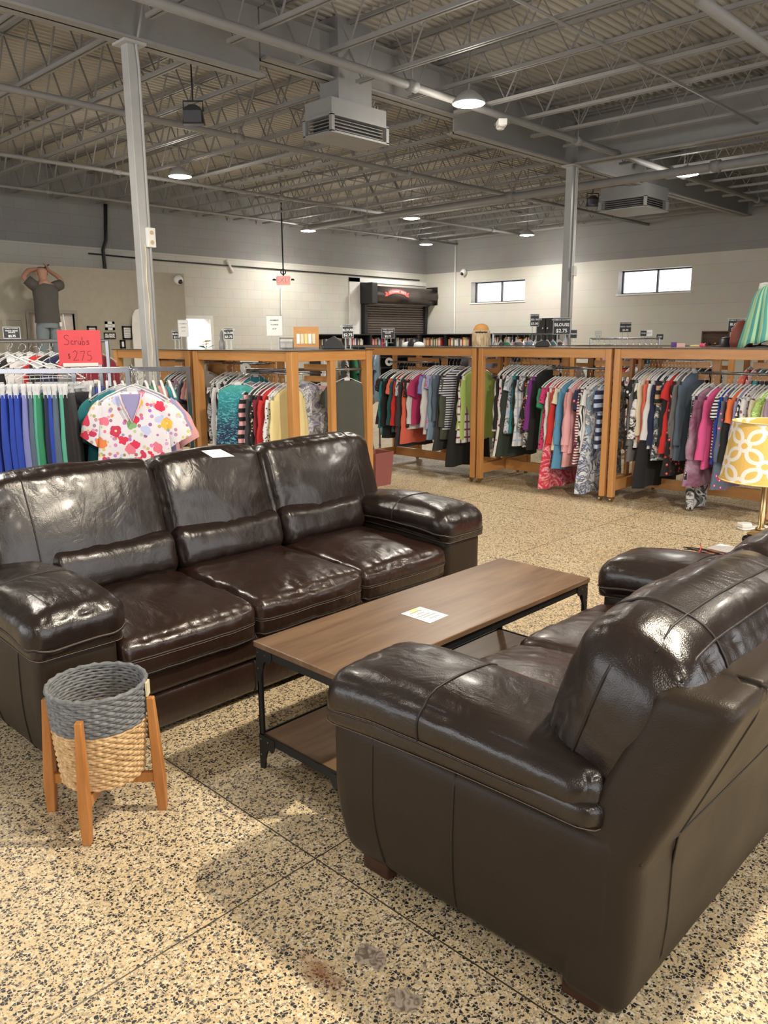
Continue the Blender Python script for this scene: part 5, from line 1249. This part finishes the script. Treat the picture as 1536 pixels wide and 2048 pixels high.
sg(1313, 1326, 669, 679, 12.6, [('TOPS', .5, .35, .004)], 'tiny grey sign at the right end of the far chrome rack', legz=1.45)
sg(10, 39, 656, 676, 6.6, RP, 'black trousers price sign on the taller chrome rack at the left edge', legz=1.5)
sg(1141, 1153, 661, 676, 11.0, [('TOPS', .5, .30, .004)], 'small dark sign just right of the blouse sign by the column', legz=1.45)
sg(534, 565, 634, 671, 7.2, [("WOMEN'S", .78, .10, .001), ('X LARGE', .56, .10, .001), ('& UP', .34, .10, .001)], 'large pale notice sheet on the rack top saying womens x large', mat='paper', ink='ink', name='notice_sheet')
sg(358, 377, 642, 673, 7.6, [("WOMEN'S", .78, .10, .001), ('LARGE', .56, .10, .001), ('& UP', .34, .10, .001)], 'pale notice sheet in front of the bright doorway', mat='paper', ink='greyink', name='notice_sheet')
sg(1191, 1202, 663, 671, 12.4, [('SALE', .5, .30, .001)], 'tiny white card above the far chrome rack', mat='paper', ink='greyink', name='notice_card', legz=1.45)
sg(1292, 1304, 660, 672, 12.6, [('SALE', .5, .30, .001)], 'tiny white card right of the tiny dark sign', mat='paper', ink='greyink', name='notice_card', legz=1.45)
# scrubs sign: hand lettered red card
p = atd(163, 733, 5.0); w = 80/FPX*5.0; h = 71/FPX*5.0
sc = thing('scrubs_sign', 'red card hand lettered Scrubs two seventy five above the chrome rack', 'sign', (p.x, p.y, p.z), face(p)-.03)
m = MB(); m.box((-w/2, -.002, .01), (w/2, .002, h)); m.build('red_card', 'redsign', sc)
MAT['marker'] = flat('marker ink', (.16, .02, .03), .7)
def stroke(parts, mat, parent, r, name):
    m = MB()
    for pts in parts:
        q = []
        for a, b in zip(pts, pts[1:]): q += [Vector((a[0]+(b[0]-a[0])*t/4, -.003, a[1]+(b[1]-a[1])*t/4)) for t in range(4)]
        q.append(Vector((pts[-1][0], -.003, pts[-1][1]))); m.tube(q, r, 4)
    return m.build(name, mat, parent)
def letters(ox, oz, s, glyphs):
    out = []
    for gx, st in glyphs:
        for pl in st: out.append([(ox+(gx+x)*s, oz+y*s) for x, y in pl])
    return out
gl1 = [(0, [[(.9, 1.5), (.6, 1.7), (.2, 1.6), (.1, 1.3), (.4, 1.0), (.8, .7), (.8, .2), (.4, 0), (0, .15)]]), (1.15, [[(.45, .6), (.2, .75), (0, .5), (.1, .1), (.5, .1)]]), (1.8, [[(0, .7), (.05, 0)], [(.05, .5), (.3, .72), (.4, .65)]]),
       (2.4, [[(0, .7), (.02, .2), (.2, .05), (.4, .2), (.42, .7), (.45, 0)]]), (3.1, [[(0, 1.4), (.02, 0), (.3, .02), (.45, .3), (.3, .6), (.02, .5)]]), (3.8, [[(.45, .6), (.15, .72), (.05, .5), (.4, .3), (.4, .08), (0, .05)]])]
gl2 = [(0, [[(.35, .95), (.1, .95), (.08, .75), (.35, .6), (.3, .4), (.05, .4)], [(.2, 1.1), (.2, .25)]]), (.75, [[(0, 1.2), (.3, 1.5), (.6, 1.2), (.4, .6), (0, .05), (.75, .1)]]), (1.75, [[(0, 1.3), (.65, 1.4), (.2, 0)]]), (2.7, [[(.6, 1.4), (.15, 1.35), (.1, .8), (.5, .75), (.6, .3), (.3, 0), (0, .1)]])]
stroke(letters(-w*.36, h*.60, h*.155, gl1), 'marker', sc, .0014, 'lettering'); stroke(letters(-w*.30, h*.16, h*.19, gl2), 'marker', sc, .0014, 'lettering')
m = MB(); m.box((-w*.42, -.012, 0), (w*.40, .012, .022)); m.build('clip_rail', 'white', sc)
m = MB(); m.tube([(0, 0, 0), (0, 0, -p.z+1.33)], .006, 8); m.build('stem', 'chrome', sc)
# things on the rack tops
def boxy(name, cat, x, y, d, w, h, dp, mat, label, rz=0, bev=.004, z=None):
    p = atd(x, y, d); m = MB(); m.box((-w/2, -dp/2, 0), (w/2, dp/2, h)); o = m.build(name, mat, bevel=bev); o.location = (p.x, p.y, z if z is not None else p.z); o.rotation_euler.z = face(p)+rz; return tag(o, label, cat)
GT = 1.414
# wooden board with cards and jewellery
p = atd(613, 690, 7.0); bd = thing('card_board', 'upright brown wooden board with small jewellery cards on the rack top', 'display board', (p.x, p.y, GT), face(p))
m = MB(); m.box((-.11, 0, 0), (.11, .015, .195)); m.build('board', 'oak_x', bd)
for k in range(5):
    for r_ in range(1):
        m = MB(); m.box((-.085+k*.034, -.006, .05), (-.057+k*.034, -.002, .135)); m.build('jewellery_card', ('paper', 'label', 'shade', 'paper', 'label')[k] if k != 2 else 'tape', bd)
m = MB(); m.box((-.1, -.07, 0), (.1, 0, .02)); m.build('tray', 'chrome', bd)
p = atd(573, 693, 7.3); fr = thing('tabletop_frame', 'silver picture frame lying against the notice on the rack top', 'picture frame', (p.x, p.y, GT), face(p))
m = MB(); m.box((-.07, 0, 0), (.07, .012, .105)); m.build('frame', 'lightsilver' if 'lightsilver' in MAT else 'steelgrey', fr, bevel=.003)
m = MB(); m.box((-.056, -.003, .014), (.056, .001, .09)); m.build('picture', 'paper', fr)
# flowers in the bright doorway
p = atd(412, 692, 8.2); fl_ = thing('flower_bunch', 'orange and yellow artificial flowers on the rack top by the doorway', 'flowers', (p.x, p.y, GT), 0)
cols = [flat('orange petal', (.85, .38, .12)), flat('yellow petal', (.88, .62, .15)), flat('peach petal', (.86, .52, .35))]
for k in range(9):
    a = R.uniform(0, 6.28); r_ = R.uniform(0, .055); c = Vector((r_*math.cos(a), r_*math.sin(a), R.uniform(.03, .085))); m = MB()
    for q in range(6):
        t = 2*PI*q/6; v = Vector((math.cos(t), math.sin(t), .35)).normalized(); u = v.cross(Vector((0, 0, 1))).normalized()
        m.add([c, c+v*.018+u*.011, c+v*.033, c+v*.018-u*.011], [(0, 1, 2, 3)])
    m.build('blossom', cols[k % 3], fl_)
m = MB()
for k in range(7): a = k*.9; m.add([(0, 0, .0), (.06*math.cos(a)+.01, .06*math.sin(a), .03), (.09*math.cos(a), .09*math.sin(a), .03), (.06*math.cos(a), .06*math.sin(a)+.01, .02)], [(0, 1, 2, 3)])
m.build('leaves', flat('leaf green', (.08, .22, .06)), fl_)
# right hand rack top: striped green shirt on a stand, wooden case, bag, hat, trinkets
p = atd(1531, 566, 6.9); st = thing('shirt_form', 'chrome and dark bust form on the right rack top carrying the green shirt', 'display form', (p.x, p.y, GT), 0)
m = MB(); m.tube([(0, 0, 0), (0, 0, p.z-GT-.02)], .012, 8); m.lathe([(.10, 0), (.10, .01), (.02, .02)], n=20); m.build('stand', 'black', st)
m = MB(); m.lathe([(.055, -.12), (.05, -.03), (.045, .0), (.0, .006)], (0, 0, p.z-GT-.0), 16); m.build('neck_cap', 'white', st, smooth=True)
a = N('green stripe shirt', .8); co = a.co(); x = a.n('SeparateXYZ', 0, i_0=co); y = a.n('SeparateXYZ', 1, i_0=co)
th = a.math('ARCTAN2', y, x)
a.set('Base Color', a.mix(a.math('GREATER_THAN', a.math('FRACT', a.math('ADD', a.math('MULTIPLY', th, 3.6), a.math('MULTIPLY', a.noise(co, 3, 1), .8))), .5), (.10, .38, .33), (.42, .66, .40)))
p = atd(1538, 566, 6.9); vs = []; fs = []; n = 72; top = p.z-.02
pr = ((0, .055), (-.02, .075), (-.05, .11), (-.10, .135), (-.18, .155), (-.28, .18), (-.38, .205), (-.46, .225), (-.51, .235))
for j_, (z, r) in enumerate(pr):
    for k in range(n):
        t = 2*PI*k/n; s_ = j_/8; rr = r*(1+.10*s_*math.sin(t*9+1)+.05*s_*math.sin(t*17)); vs.append((rr*math.cos(t), rr*.8*math.sin(t), z+.03*s_*math.sin(t*2.0+.6)+.012*s_*math.sin(t*9)))
for j_ in range(len(pr)-1):
    for k in range(n): l = (k+1) % n; fs.append((j_*n+k, j_*n+l, (j_+1)*n+l, (j_+1)*n+k))
me = bpy.data.meshes.new('display_shirt'); me.from_pydata(vs, [], fs); g = link('display_shirt', me, a.m, None, smooth=True); g.location = (p.x, p.y, top); g.modifiers.new('solid', 'SOLIDIFY').thickness = .004
tag(g, 'green and aqua striped shirt displayed above the right hand rack', 'shirt')
m = MB(); m.tube([(.06*math.cos(2*PI*k/24), .048*math.sin(2*PI*k/24), .012) for k in range(24)], .014, 6, closed=True, flat=.5); m.build('collar', 'white', g, smooth=True)
p = atd(1430, 684, 7.6); cs = thing('wooden_case', 'open dark wooden case standing behind the right hand rack top', 'case', (p.x, p.y, GT), face(p)); MAT['walnut'] = wood('walnut', (.07, .025, .015), (.16, .07, .04))
m = MB()
for a_, b_ in (((-.125, 0, 0), (-.115, .1, .145)), ((.115, 0, 0), (.125, .1, .145)), ((-.125, 0, .135), (.125, .1, .145)), ((-.125, 0, 0), (.125, .1, .01)), ((-.125, .09, 0), (.125, .1, .145))): m.box(a_, b_)
m.build('case_shell', 'walnut', cs)
for k in range(5): m = MB(); m.lathe([(.0, 0), (.012, .005), (.012, .02), (.0, .03)], (-.09+k*.045, .03, .012), 8); m.build('trinket', ('chrome', 'black', 'brass')[k % 3], cs, smooth=True)
p = atX(1483, 680, 7.45); m = MB(); m.lathe([(.0, 0), (.09, 0), (.10, .05), (.085, .16), (.05, .22), (0, .235)], n=24); o = m.build('handbag', flat('rust leather', (.24, .05, .03), .5), smooth=True); o.location = (p.x, p.y, GT); o.scale = (1, .5, 1); o.rotation_euler.z = face(p); tag(o, 'rust brown handbag behind the blouse sign at the right', 'bag')
p = atd(1455, 690, 7.3); m = MB(); m.lathe([(.14, 0), (.14, .008), (.075, .02), (.07, .07), (.05, .085), (0, .09)], n=28); o = m.build('black_hat', 'black', smooth=True); o.location = (p.x, p.y, GT); o.name = 'sun_hat'; tag(o, 'black hat on the rack top in front of the wooden case', 'hat')
boxy('trinket_box', 'box', 1348, 685, 7.2, .05, .045, .05, flat('violet', (.12, .05, .25)), 'small violet box on the right hand rack top', z=GT)
boxy('trinket_box', 'box', 1362, 685, 7.1, .07, .035, .05, flat('pale pink', (.70, .42, .38)), 'small pale pink box on the right hand rack top', z=GT)
p = atd(1405, 686, 7.1); m = MB(); m.lathe([(0, 0), (.02, .002), (.028, .018), (.02, .032), (0, .036)], n=14); o = m.build('trinket_dish', flat('pink gloss', (.75, .08, .16), .3), smooth=True); o.location = (p.x, p.y, GT); tag(o, 'round pink trinket on the right hand rack top', 'trinket')
p = atd(1392, 686, 7.2); m = MB(); m.lathe([(0, 0), (.05, .002), (.055, .012), (.04, .018), (0, .02)], n=14); o = m.build('trinket_dish', 'tape', smooth=True); o.location = (p.x, p.y, GT); tag(o, 'flat tan dish left of the round pink trinket', 'trinket')
# black cap and bags on the middle racks
p = atd(1085, 693, 8.0); m = MB(); m.prism([(-.08, 0), (.07, 0), (.06, .055), (.0, .07), (-.06, .05)], (0, -.03, 0), (1, 0, 0), (0, 0, 1), (0, .06, 0)); o = m.build('folded_cap', 'black', bevel=.012); o.location = (p.x, p.y, GT); o.rotation_euler.z = face(p); tag(o, 'black folded cap on the middle rack top', 'cap')
p = atd(668, 694, 6.9); m = MB(); m.prism([(-.10, 0), (.10, 0), (.07, .07), (.0, .12), (-.07, .07)], (0, -.03, 0), (1, 0, 0), (0, 0, 1), (0, .06, 0)); o = m.build('clutch_bag', 'black', bevel=.012); o.location = (p.x, p.y, GT); o.rotation_euler.z = face(p); tag(o, 'black bag on the rack top left of the pale price sign', 'bag')
p = atX(827, 693, 7.2); m = MB(); m.lathe([(.0, 0), (.075, 0), (.07, .04), (.045, .085), (0, .1)], n=20); o = m.build('knit_cap', 'black', smooth=True); o.location = (p.x, p.y, GT); tag(o, 'black rounded cap on the centre left rack top', 'cap')
for x, d in ((815, 7.9), (838, 7.8)):
    p = atX(x, 695, 7.2); m = MB(); m.lathe([(.0, 0), (.07, 0), (.06, .035), (.03, .05), (0, .055)], n=14); o = m.build('white_cloth', 'white', smooth=True); o.location = (p.x, p.y, GT); tag(o, 'folded white cloth on the centre left rack top, %s' % ('left of the two' if x < 820 else 'right of the two'), 'cloth')
p = atd(453, 658, 7.1)
# round finial ornament behind the lone blouse sign
m = MB(); m.lathe([(.03, 0), (.03, .05), (.015, .08), (.02, .10), (.012, .13), (0, .14)], n=14); o = m.build('grey_bottle', 'ductgrey', smooth=True); o.location = (p.x, p.y+.08, GT+.12); o.name = 'finial_ornament'; o.parent = None
o.location.z = GT; o.scale = (.9, .9, 1.25); tag(o, 'grey bottle shaped ornament behind the lone blouse sign', 'ornament')
# white ring size divider
def ring(p, rz, label):
    m = MB(); n = 32; R1, R0 = .048, .018; vs = []
    for k in range(n): a = 2*PI*k/n; vs += [(R1*math.cos(a), -.002, R1*math.sin(a)), (R0*math.cos(a), -.002, R0*math.sin(a)), (R1*math.cos(a), .002, R1*math.sin(a)), (R0*math.cos(a), .002, R0*math.sin(a))]
    fs = []
    for k in range(n):
        a, b = 4*k, 4*((k+1) % n); fs += [(a, b, b+1, a+1), (a+2, a+3, b+3, b+2), (a, a+2, b+2, b), (a+1, b+1, b+3, a+3)]
    m.add(vs, fs); o = m.build('size_divider', 'white'); o.location = p; o.rotation_euler.z = rz; return tag(o, label, 'size divider')
ring((AX+.18, 5.16+1.46*.60, 1.215+.03), -.6, 'round white size divider on the rack behind the sofa')
ring((RX+.30, 5.12+1.62*.94, 1.235), -.6, 'round white size divider at the left of the centre left rack')
# red cabinet and white slipper near the right edge, pink panel
m = MB(); q_ = atz(1527, 1078, 0); m.box((0, -.45, 0), (.4, 0, .72)); o = m.build('red_cabinet', 'red', bevel=.01); o.location = (4.75, 1.49, 0); tag(o, 'red cabinet standing behind the lamp at the right edge', 'cabinet')
p = atz(1500, 1058, 0); m = MB()
m.prism([(-.13, -.035), (-.10, -.05), (.02, -.038), (.13, -.045), (.14, 0), (.13, .045), (.02, .038), (-.10, .05), (-.13, .035)], (0, 0, 0), (1, 0, 0), (0, 1, 0), (0, 0, .02)); m.prism([(-.13, -.04), (-.05, -.05), (-.02, 0), (-.05, .05), (-.13, .04)], (0, 0, .02), (1, 0, 0), (0, 1, 0), (0, 0, .035)); o = m.build('slipper', 'white', bevel=.012); o.location = (p.x+.02, p.y-.02, 0); o.rotation_euler.z = -.6; tag(o, 'single white slipper on the floor under the right hand rack', 'slipper')
# dusty pink storage tub under the centre left rack
m = MB(); m.lathe([(.16, 0), (.19, .34), (.195, .35), (.185, .35), (.155, .02)], n=4); o = m.build('storage_tub', flat('dusty pink', (.30, .10, .09), .6), bevel=.01); p = atz(762, 955, .1); o.location = (5.9, 5.8, 0); o.rotation_euler.z = PI/4; tag(o, 'dusty pink tub standing on the floor behind the sofa arm', 'tub')

# ------------------------------------------------------------------ people
def skin_body(name, joints, edges, mat, parent=None, sub=2, root=0):
    me = bpy.data.meshes.new(name); me.from_pydata([j[0] for j in joints], edges, []); o = bpy.data.objects.new(name, me); C.objects.link(o)
    me.materials.append(MAT[mat] if isinstance(mat, str) else mat)
    md = o.modifiers.new('skin', 'SKIN'); md.use_smooth_shade = True
    for i, j in enumerate(joints):
        r = j[1]; v = me.skin_vertices[0].data[i]; v.radius = (r, r) if not isinstance(r, tuple) else r; v.use_root = (i == root)
    s = o.modifiers.new('sub', 'SUBSURF'); s.levels = s.render_levels = sub
    if parent: o.parent = parent
    return o
def hand(o_j, o_e, wrist, dirv, palm_n, s=1.0, curl=.5):
    """adds palm and five finger chains to a joint list; returns nothing"""
    d = Vector(dirv).normalized(); n = Vector(palm_n).normalized(); side = d.cross(n).normalized()
    k0 = wrist; W0 = Vector(o_j[k0][0]); base = len(o_j)
    o_j.append((tuple(W0+d*.045*s), .024*s)); o_e.append((k0, base))
    for f, (off, ln) in enumerate(((-.028, .062), (-.010, .072), (.009, .068), (.026, .052))):
        b = len(o_j); p0 = W0+d*.085*s+side*off*s; o_j.append((tuple(p0), .0105*s)); o_e.append((base, b))
        p1 = p0+(d*(1-curl*.4)+n*curl*.6).normalized()*ln*.5*s; p2 = p1+(d*(1-curl)+n*curl).normalized()*ln*.5*s
        o_j.append((tuple(p1), .009*s)); o_e.append((b, b+1)); o_j.append((tuple(p2), .0078*s)); o_e.append((b+1, b+2))
    b = len(o_j); t0 = W0+d*.03*s-side*.035*s; o_j.append((tuple(t0), .012*s)); o_e.append((k0, b)); t1 = t0+(d*.6-side*.5+n*.4).normalized()*.035*s; o_j.append((tuple(t1), .010*s)); o_e.append((b, b+1)); o_j.append((tuple(t1+(d*.8+n*.5).normalized()*.028*s), .0085*s)); o_e.append((b+1, b+2))
# man on the step ladder, back to the camera, both arms raised to the camera mount on the wall
pf = atY(92, 600, 13.25); MX, MY, ZF = pf.x, 13.25, .93
man = thing('person', 'bald man in grey shirt and faded jeans standing on a step ladder, arms raised', 'person', (MX, MY, ZF), 0, None)
man.scale = (1.0, 1.0, 1.0)
def P_(x, y, z): return (x, y, z)
J_ = []; E_ = []
def add(p, r, par=None):
    J_.append((p, r)); 
    if par is not None: E_.append((par, len(J_)-1))
    return len(J_)-1
pel = add((0, 0, .96), (.15, .11)); wa = add((0, .0, 1.10), (.150, .10), pel); ch = add((0, 0, 1.30), (.17, .11), wa); shc = add((0, .0, 1.43), (.12, .08), ch)
nk = add((-.01, .015, 1.53), .058, shc); hb = add((-.015, .02, 1.60), .075, nk); hm = add((-.02, .02, 1.67), .092, hb); ht = add((-.02, .01, 1.735), .066, hm)
sl_ = add((-.18, .0, 1.44), .062, shc); el = add((-.31, .06, 1.57), .046, sl_); fl1 = add((-.19, .13, 1.68), .042, el); wl = add((-.02, .20, 1.715), .030, fl1)
sr_ = add((.17, .0, 1.44), .062, shc); er = add((.34, .06, 1.50), .046, sr_); fr1 = add((.29, .14, 1.62), .040, er); wr_ = add((.19, .22, 1.70), .030, fr1)
for sx_ in (-1, 1):
    hp = add((sx_*.09, 0, .90), .095, pel); kn = add((sx_*.11, .02, .50), .062, hp); an_ = add((sx_*.12, 0, .10), .042, kn); to = add((sx_*.13, .13, .035), .035, an_)
hand(J_, E_, wl, (.8, .3, .15), (0, .4, -.6)); hand(J_, E_, wr_, (-.25, .3, .85), (-.8, .3, 0))
body = skin_body('body', J_, E_, 'skin', man)
# ears, nose
m = MB()
for s in (-1, 1): m.lathe([(0, -.006), (.022, -.004), (.026, .003), (.0, .008)], (0, 0, 0), 12)
for s in (-1, 1):
    m = MB(); m.lathe([(0, -.03), (.012, -.022), (.016, 0), (.012, .022), (0, .03)], n=12); e = m.build('ear', 'skin', man, smooth=True); e.location = (-.02+s*.092, .02, 1.645); e.scale = (.6, 1.1, 1.05)
m = MB(); m.lathe([(0, -.025), (.014, -.02), (.010, .01), (0, .03)], n=10); e = m.build('nose', 'skin', man, smooth=True); e.location = (-.02, .115, 1.64)
for s in (-1, 1):
    m = MB(); m.lathe([(0, -.012), (.010, -.006), (.012, 0), (.010, .006), (0, .012)], n=10); e = m.build('eye', 'white', man, smooth=True); e.location = (-.02+s*.034, .092, 1.665)
m = MB(); m.tube([(-.045, .096, 1.60), (-.02, .106, 1.597), (.005, .096, 1.60)], .006, 6); m.build('mouth', flat('lips', (.35, .10, .08)), man, smooth=True)
# shirt and jeans as draped shells over the body
def shell(rings, n=28, fold=.006):
    m = MB(); vs = []; fs = []
    for j_, (x, y, z, a, b) in enumerate(rings):
        for k in range(n):
            t = 2*PI*k/n; f = 1+fold*8*noise.noise(Vector((math.cos(t)*2, math.sin(t)*2, z*9))); vs.append((x+a*f*math.copysign(abs(math.cos(t))**.85, math.cos(t)), y+b*f*math.sin(t), z))
    for j_ in range(len(rings)-1):
        for k in range(n): l = (k+1) % n; fs.append((j_*n+k, j_*n+l, (j_+1)*n+l, (j_+1)*n+k))
    return m.add(vs, fs)
m = shell([(0, 0, .86, .205, .15), (0, 0, .93, .20, .15), (0, 0, 1.05, .192, .145), (0, 0, 1.18, .192, .142), (0, 0, 1.30, .205, .142), (0, 0, 1.40, .205, .125), (0, 0, 1.455, .165, .10), (0, .005, 1.50, .085, .075), (0, .008, 1.515, .072, .066)])
for pts in (((-.14, 0, 1.42), (-.20, .01, 1.465), (-.265, .035, 1.535)), ((.14, 0, 1.42), (.21, .01, 1.455), (.285, .04, 1.48))): m.tube(pts, [.088, .086, .082], 14)
m.build('shirt', 'greyshirt', man, smooth=True)
m = shell([(0, 0, .78, .17, .135), (0, 0, .86, .178, .14), (0, 0, .95, .172, .135), (0, 0, 1.0, .168, .13)])
for s in (-1, 1): m.tube([(s*.085, 0, .86), (s*.098, .005, .72), (s*.112, .02, .48), (s*.12, .0, .22), (s*.122, .0, .06)], [.10, .105, .088, .08, .078], 16)
m.build('jeans', 'denim', man, smooth=True)
m = MB(); m.tube([(.170*math.cos(t*PI/12), .132*math.sin(t*PI/12), .99) for t in range(24)], .012, 6, closed=True); m.build('belt', 'black', man, smooth=True)
for s in (-1, 1): m = MB(); m.box((s*.125-.05, -.09, 0), (s*.125+.05, .19, .085)); m.build('shoe', 'black', man, bevel=.025, seg=3)
m = MB(); m.box((.13, -.14, .80), (.17, -.11, .87)); k = m.build('key_ring', 'white', man, bevel=.01)
# camera mount he works on and his step ladder
mt = thing('wall_mount', 'black camera mount on the office wall between the man\'s hands', 'mount', (MX+.12, YO-.005, ZF+1.74))
m = MB(); m.tube([(0, 0, 0), (0, -.16, .0), (-.03, -.24, -.03)], .016, 8); m.lathe([(.05, -.01), (.05, .01)], n=12); m.build('arm', 'black', mt, smooth=True)
m = MB(); m.box((-.08, -.32, -.06), (.02, -.22, .02)); m.tube([(.0, -.27, .0), (.11, -.27, .07)], .012, 6); m.tube([(-.05, -.27, -.05), (-.10, -.27, -.10)], .012, 6); m.build('bracket', 'black', mt, bevel=.01)
ld = thing('step_ladder', 'white step ladder under the man at the office wall', 'ladder', (MX, MY, 0))
for s in (-1, 1):
    m = MB(); m.bar((s*.26, -.30, 0), (s*.20, .12, ZF+.0), .05, .025); m.build('front_rail', 'white', ld)
    m = MB(); m.bar((s*.26, .45, 0), (s*.20, .20, ZF+.0), .05, .025); m.build('rear_rail', 'white', ld)
for k in range(3): z = ZF*(k+1)/3-.03; y = -.30+.42*(z/ZF); m = MB(); m.box((-.23, y-.06, z), (.23, y+.08, z+.03)); m.build('step', 'white', ld)
m = MB(); m.box((-.22, -.12, ZF-.03), (.22, .20, ZF)); m.build('top_step', 'white', ld)
m = MB(); m.tube([(.23, -.10, ZF), (.24, -.13, ZF+.55), (.20, -.13, ZF+1.0)], .010, 6); m.build('hand_rail', 'white', ld, smooth=True)
# person with the orange cap
pf = atd(962, 690, 10.3)
wm = thing('person', 'person seen from behind with orange cap, blond hair and grey blue shirt', 'person', (pf.x, pf.y, 0), face(pf))
J_ = []; E_ = []
pel = add((0, 0, .90), (.15, .11)); wa = add((0, 0, 1.04), (.12, .09), pel); ch = add((0, 0, 1.22), (.14, .10), wa); shc = add((0, 0, 1.33), (.10, .07), ch); nk = add((0, .01, 1.42), .048, shc); hb = add((0, .02, 1.49), .07, nk); hm = add((0, .02, 1.55), .086, hb); ht = add((0, .02, 1.62), .066, hm)
for s in (-1, 1):
    a1 = add((s*.16, 0, 1.33), .055, shc); a2 = add((s*.20, .03, 1.08), .042, a1); a3 = add((s*.17, .22, 1.02), .028, a2); hand(J_, E_, a3, (0, 1, .1), (0, .2, -1))
    hp = add((s*.09, 0, .84), .09, pel); kn = add((s*.10, .02, .47), .06, hp); an_ = add((s*.10, 0, .09), .04, kn); to = add((s*.105, .12, .033), .034, an_)
skin_body('body', J_, E_, 'skin', wm)
MAT['bluegrey'] = plain('blue grey cloth', (.16, .17, .21), .85)
m = shell([(0, 0, .80, .18, .14), (0, 0, .95, .168, .132), (0, 0, 1.08, .16, .13), (0, 0, 1.22, .175, .13), (0, 0, 1.31, .17, .11), (0, .005, 1.37, .10, .08), (0, .01, 1.39, .06, .058)])
for s in (-1, 1): m.tube([(s*.12, 0, 1.30), (s*.175, .005, 1.29), (s*.195, .02, 1.16)], [.075, .072, .066], 14)
m.build('shirt', 'bluegrey', wm, smooth=True)
m = shell([(0, 0, .72, .16, .13), (0, 0, .82, .168, .13), (0, 0, .92, .155, .12)])
for s in (-1, 1): m.tube([(s*.085, 0, .80), (s*.098, .01, .5), (s*.10, 0, .06)], [.10, .085, .07], 16)
m.build('trousers', 'denim', wm, smooth=True)
a = N('blond hair', .6); co = a.co(scale=(6, 6, .6)); a.set('Base Color', a.ramp(a.noise(co, 14, 3), [(.3, (.36, .22, .10)), (.7, (.80, .66, .46))])); MAT['hair'] = a.m
m = MB(); prof = []; n = 26; vs = []; fs = []
for j, (z, r) in enumerate(((1.60, .090), (1.55, .098), (1.49, .102), (1.43, .100), (1.385, .090), (1.355, .070))):
    for k in range(n):
        t = PI+.15+(PI-.3)*k/(n-1); rr = r+.006*math.sin(k*2.1+j); vs.append((rr*math.cos(t), .015+rr*math.sin(t)*.95, z+.008*math.sin(k*1.7)))
for j in range(5):
    for k in range(n-1): fs.append((j*n+k, j*n+k+1, (j+1)*n+k+1, (j+1)*n+k))
me = bpy.data.meshes.new('hair'); me.from_pydata(vs, [], fs); o = link('hair', me, 'hair', wm, smooth=True); sd = o.modifiers.new('solid', 'SOLIDIFY'); sd.thickness = .02
MAT['cap'] = plain('orange cap cloth', (.62, .32, .10), .8)
m = MB(); m.lathe([(.098, 1.555), (.103, 1.58), (.097, 1.625), (.076, 1.665), (.04, 1.685), (0, 1.69)], (0, .02, 0), 28, cap=False); cp_ = m.build('cap', 'cap', wm, smooth=True)
m = MB(); m.prism([(-.07, .09), (.07, .09), (.055, .18), (0, .20), (-.055, .18)], (0, .02, 1.56), (1, 0, 0), (0, 1, 0), (0, 0, .006)); m.build('peak', 'cap', cp_)
m = MB(); m.tube([(.116*math.cos(t), .015+.116*math.sin(t), 1.582) for t in [PI+.9+k*(PI-1.8)/8 for k in range(9)]], .008, 6); m.build('strap', 'black', cp_, smooth=True)
for s in (-1, 1): m = MB(); m.box((s*.10-.045, -.08, 0), (s*.10+.045, .17, .07)); m.build('shoe', 'white', wm, bevel=.02, seg=3)
m = MB(); m.tube([(-.03, .105, 1.50), (0, .112, 1.497), (.03, .105, 1.50)], .005, 6); m.build('mouth', flat('lips two', (.45, .14, .12)), wm, smooth=True)
m = MB(); m.lathe([(0, -.02), (.012, -.016), (.008, .01), (0, .026)], n=10); e = m.build('nose', 'skin', wm, smooth=True); e.location = (0, .115, 1.53)
for s in (-1, 1): m = MB(); m.lathe([(0, -.01), (.01, -.005), (.01, .005), (0, .01)], n=10); e = m.build('eye', 'white', wm, smooth=True); e.location = (s*.03, .098, 1.55)

# duplicate label guard: same looking neighbours get their place in the row
seen = {}
for o in list(C.objects):
    if o.parent is None and 'label' in o and o['category'] not in ('joist', 'book', 'rod'): seen.setdefault(o['label'], []).append(o)
for lb, os_ in seen.items():
    if len(os_) > 1:
        print('DUP', lb, len(os_))
for o in C.objects:
    if 'label' in o and len(o['label'].split()) > 16: print('LONG', o['label'])
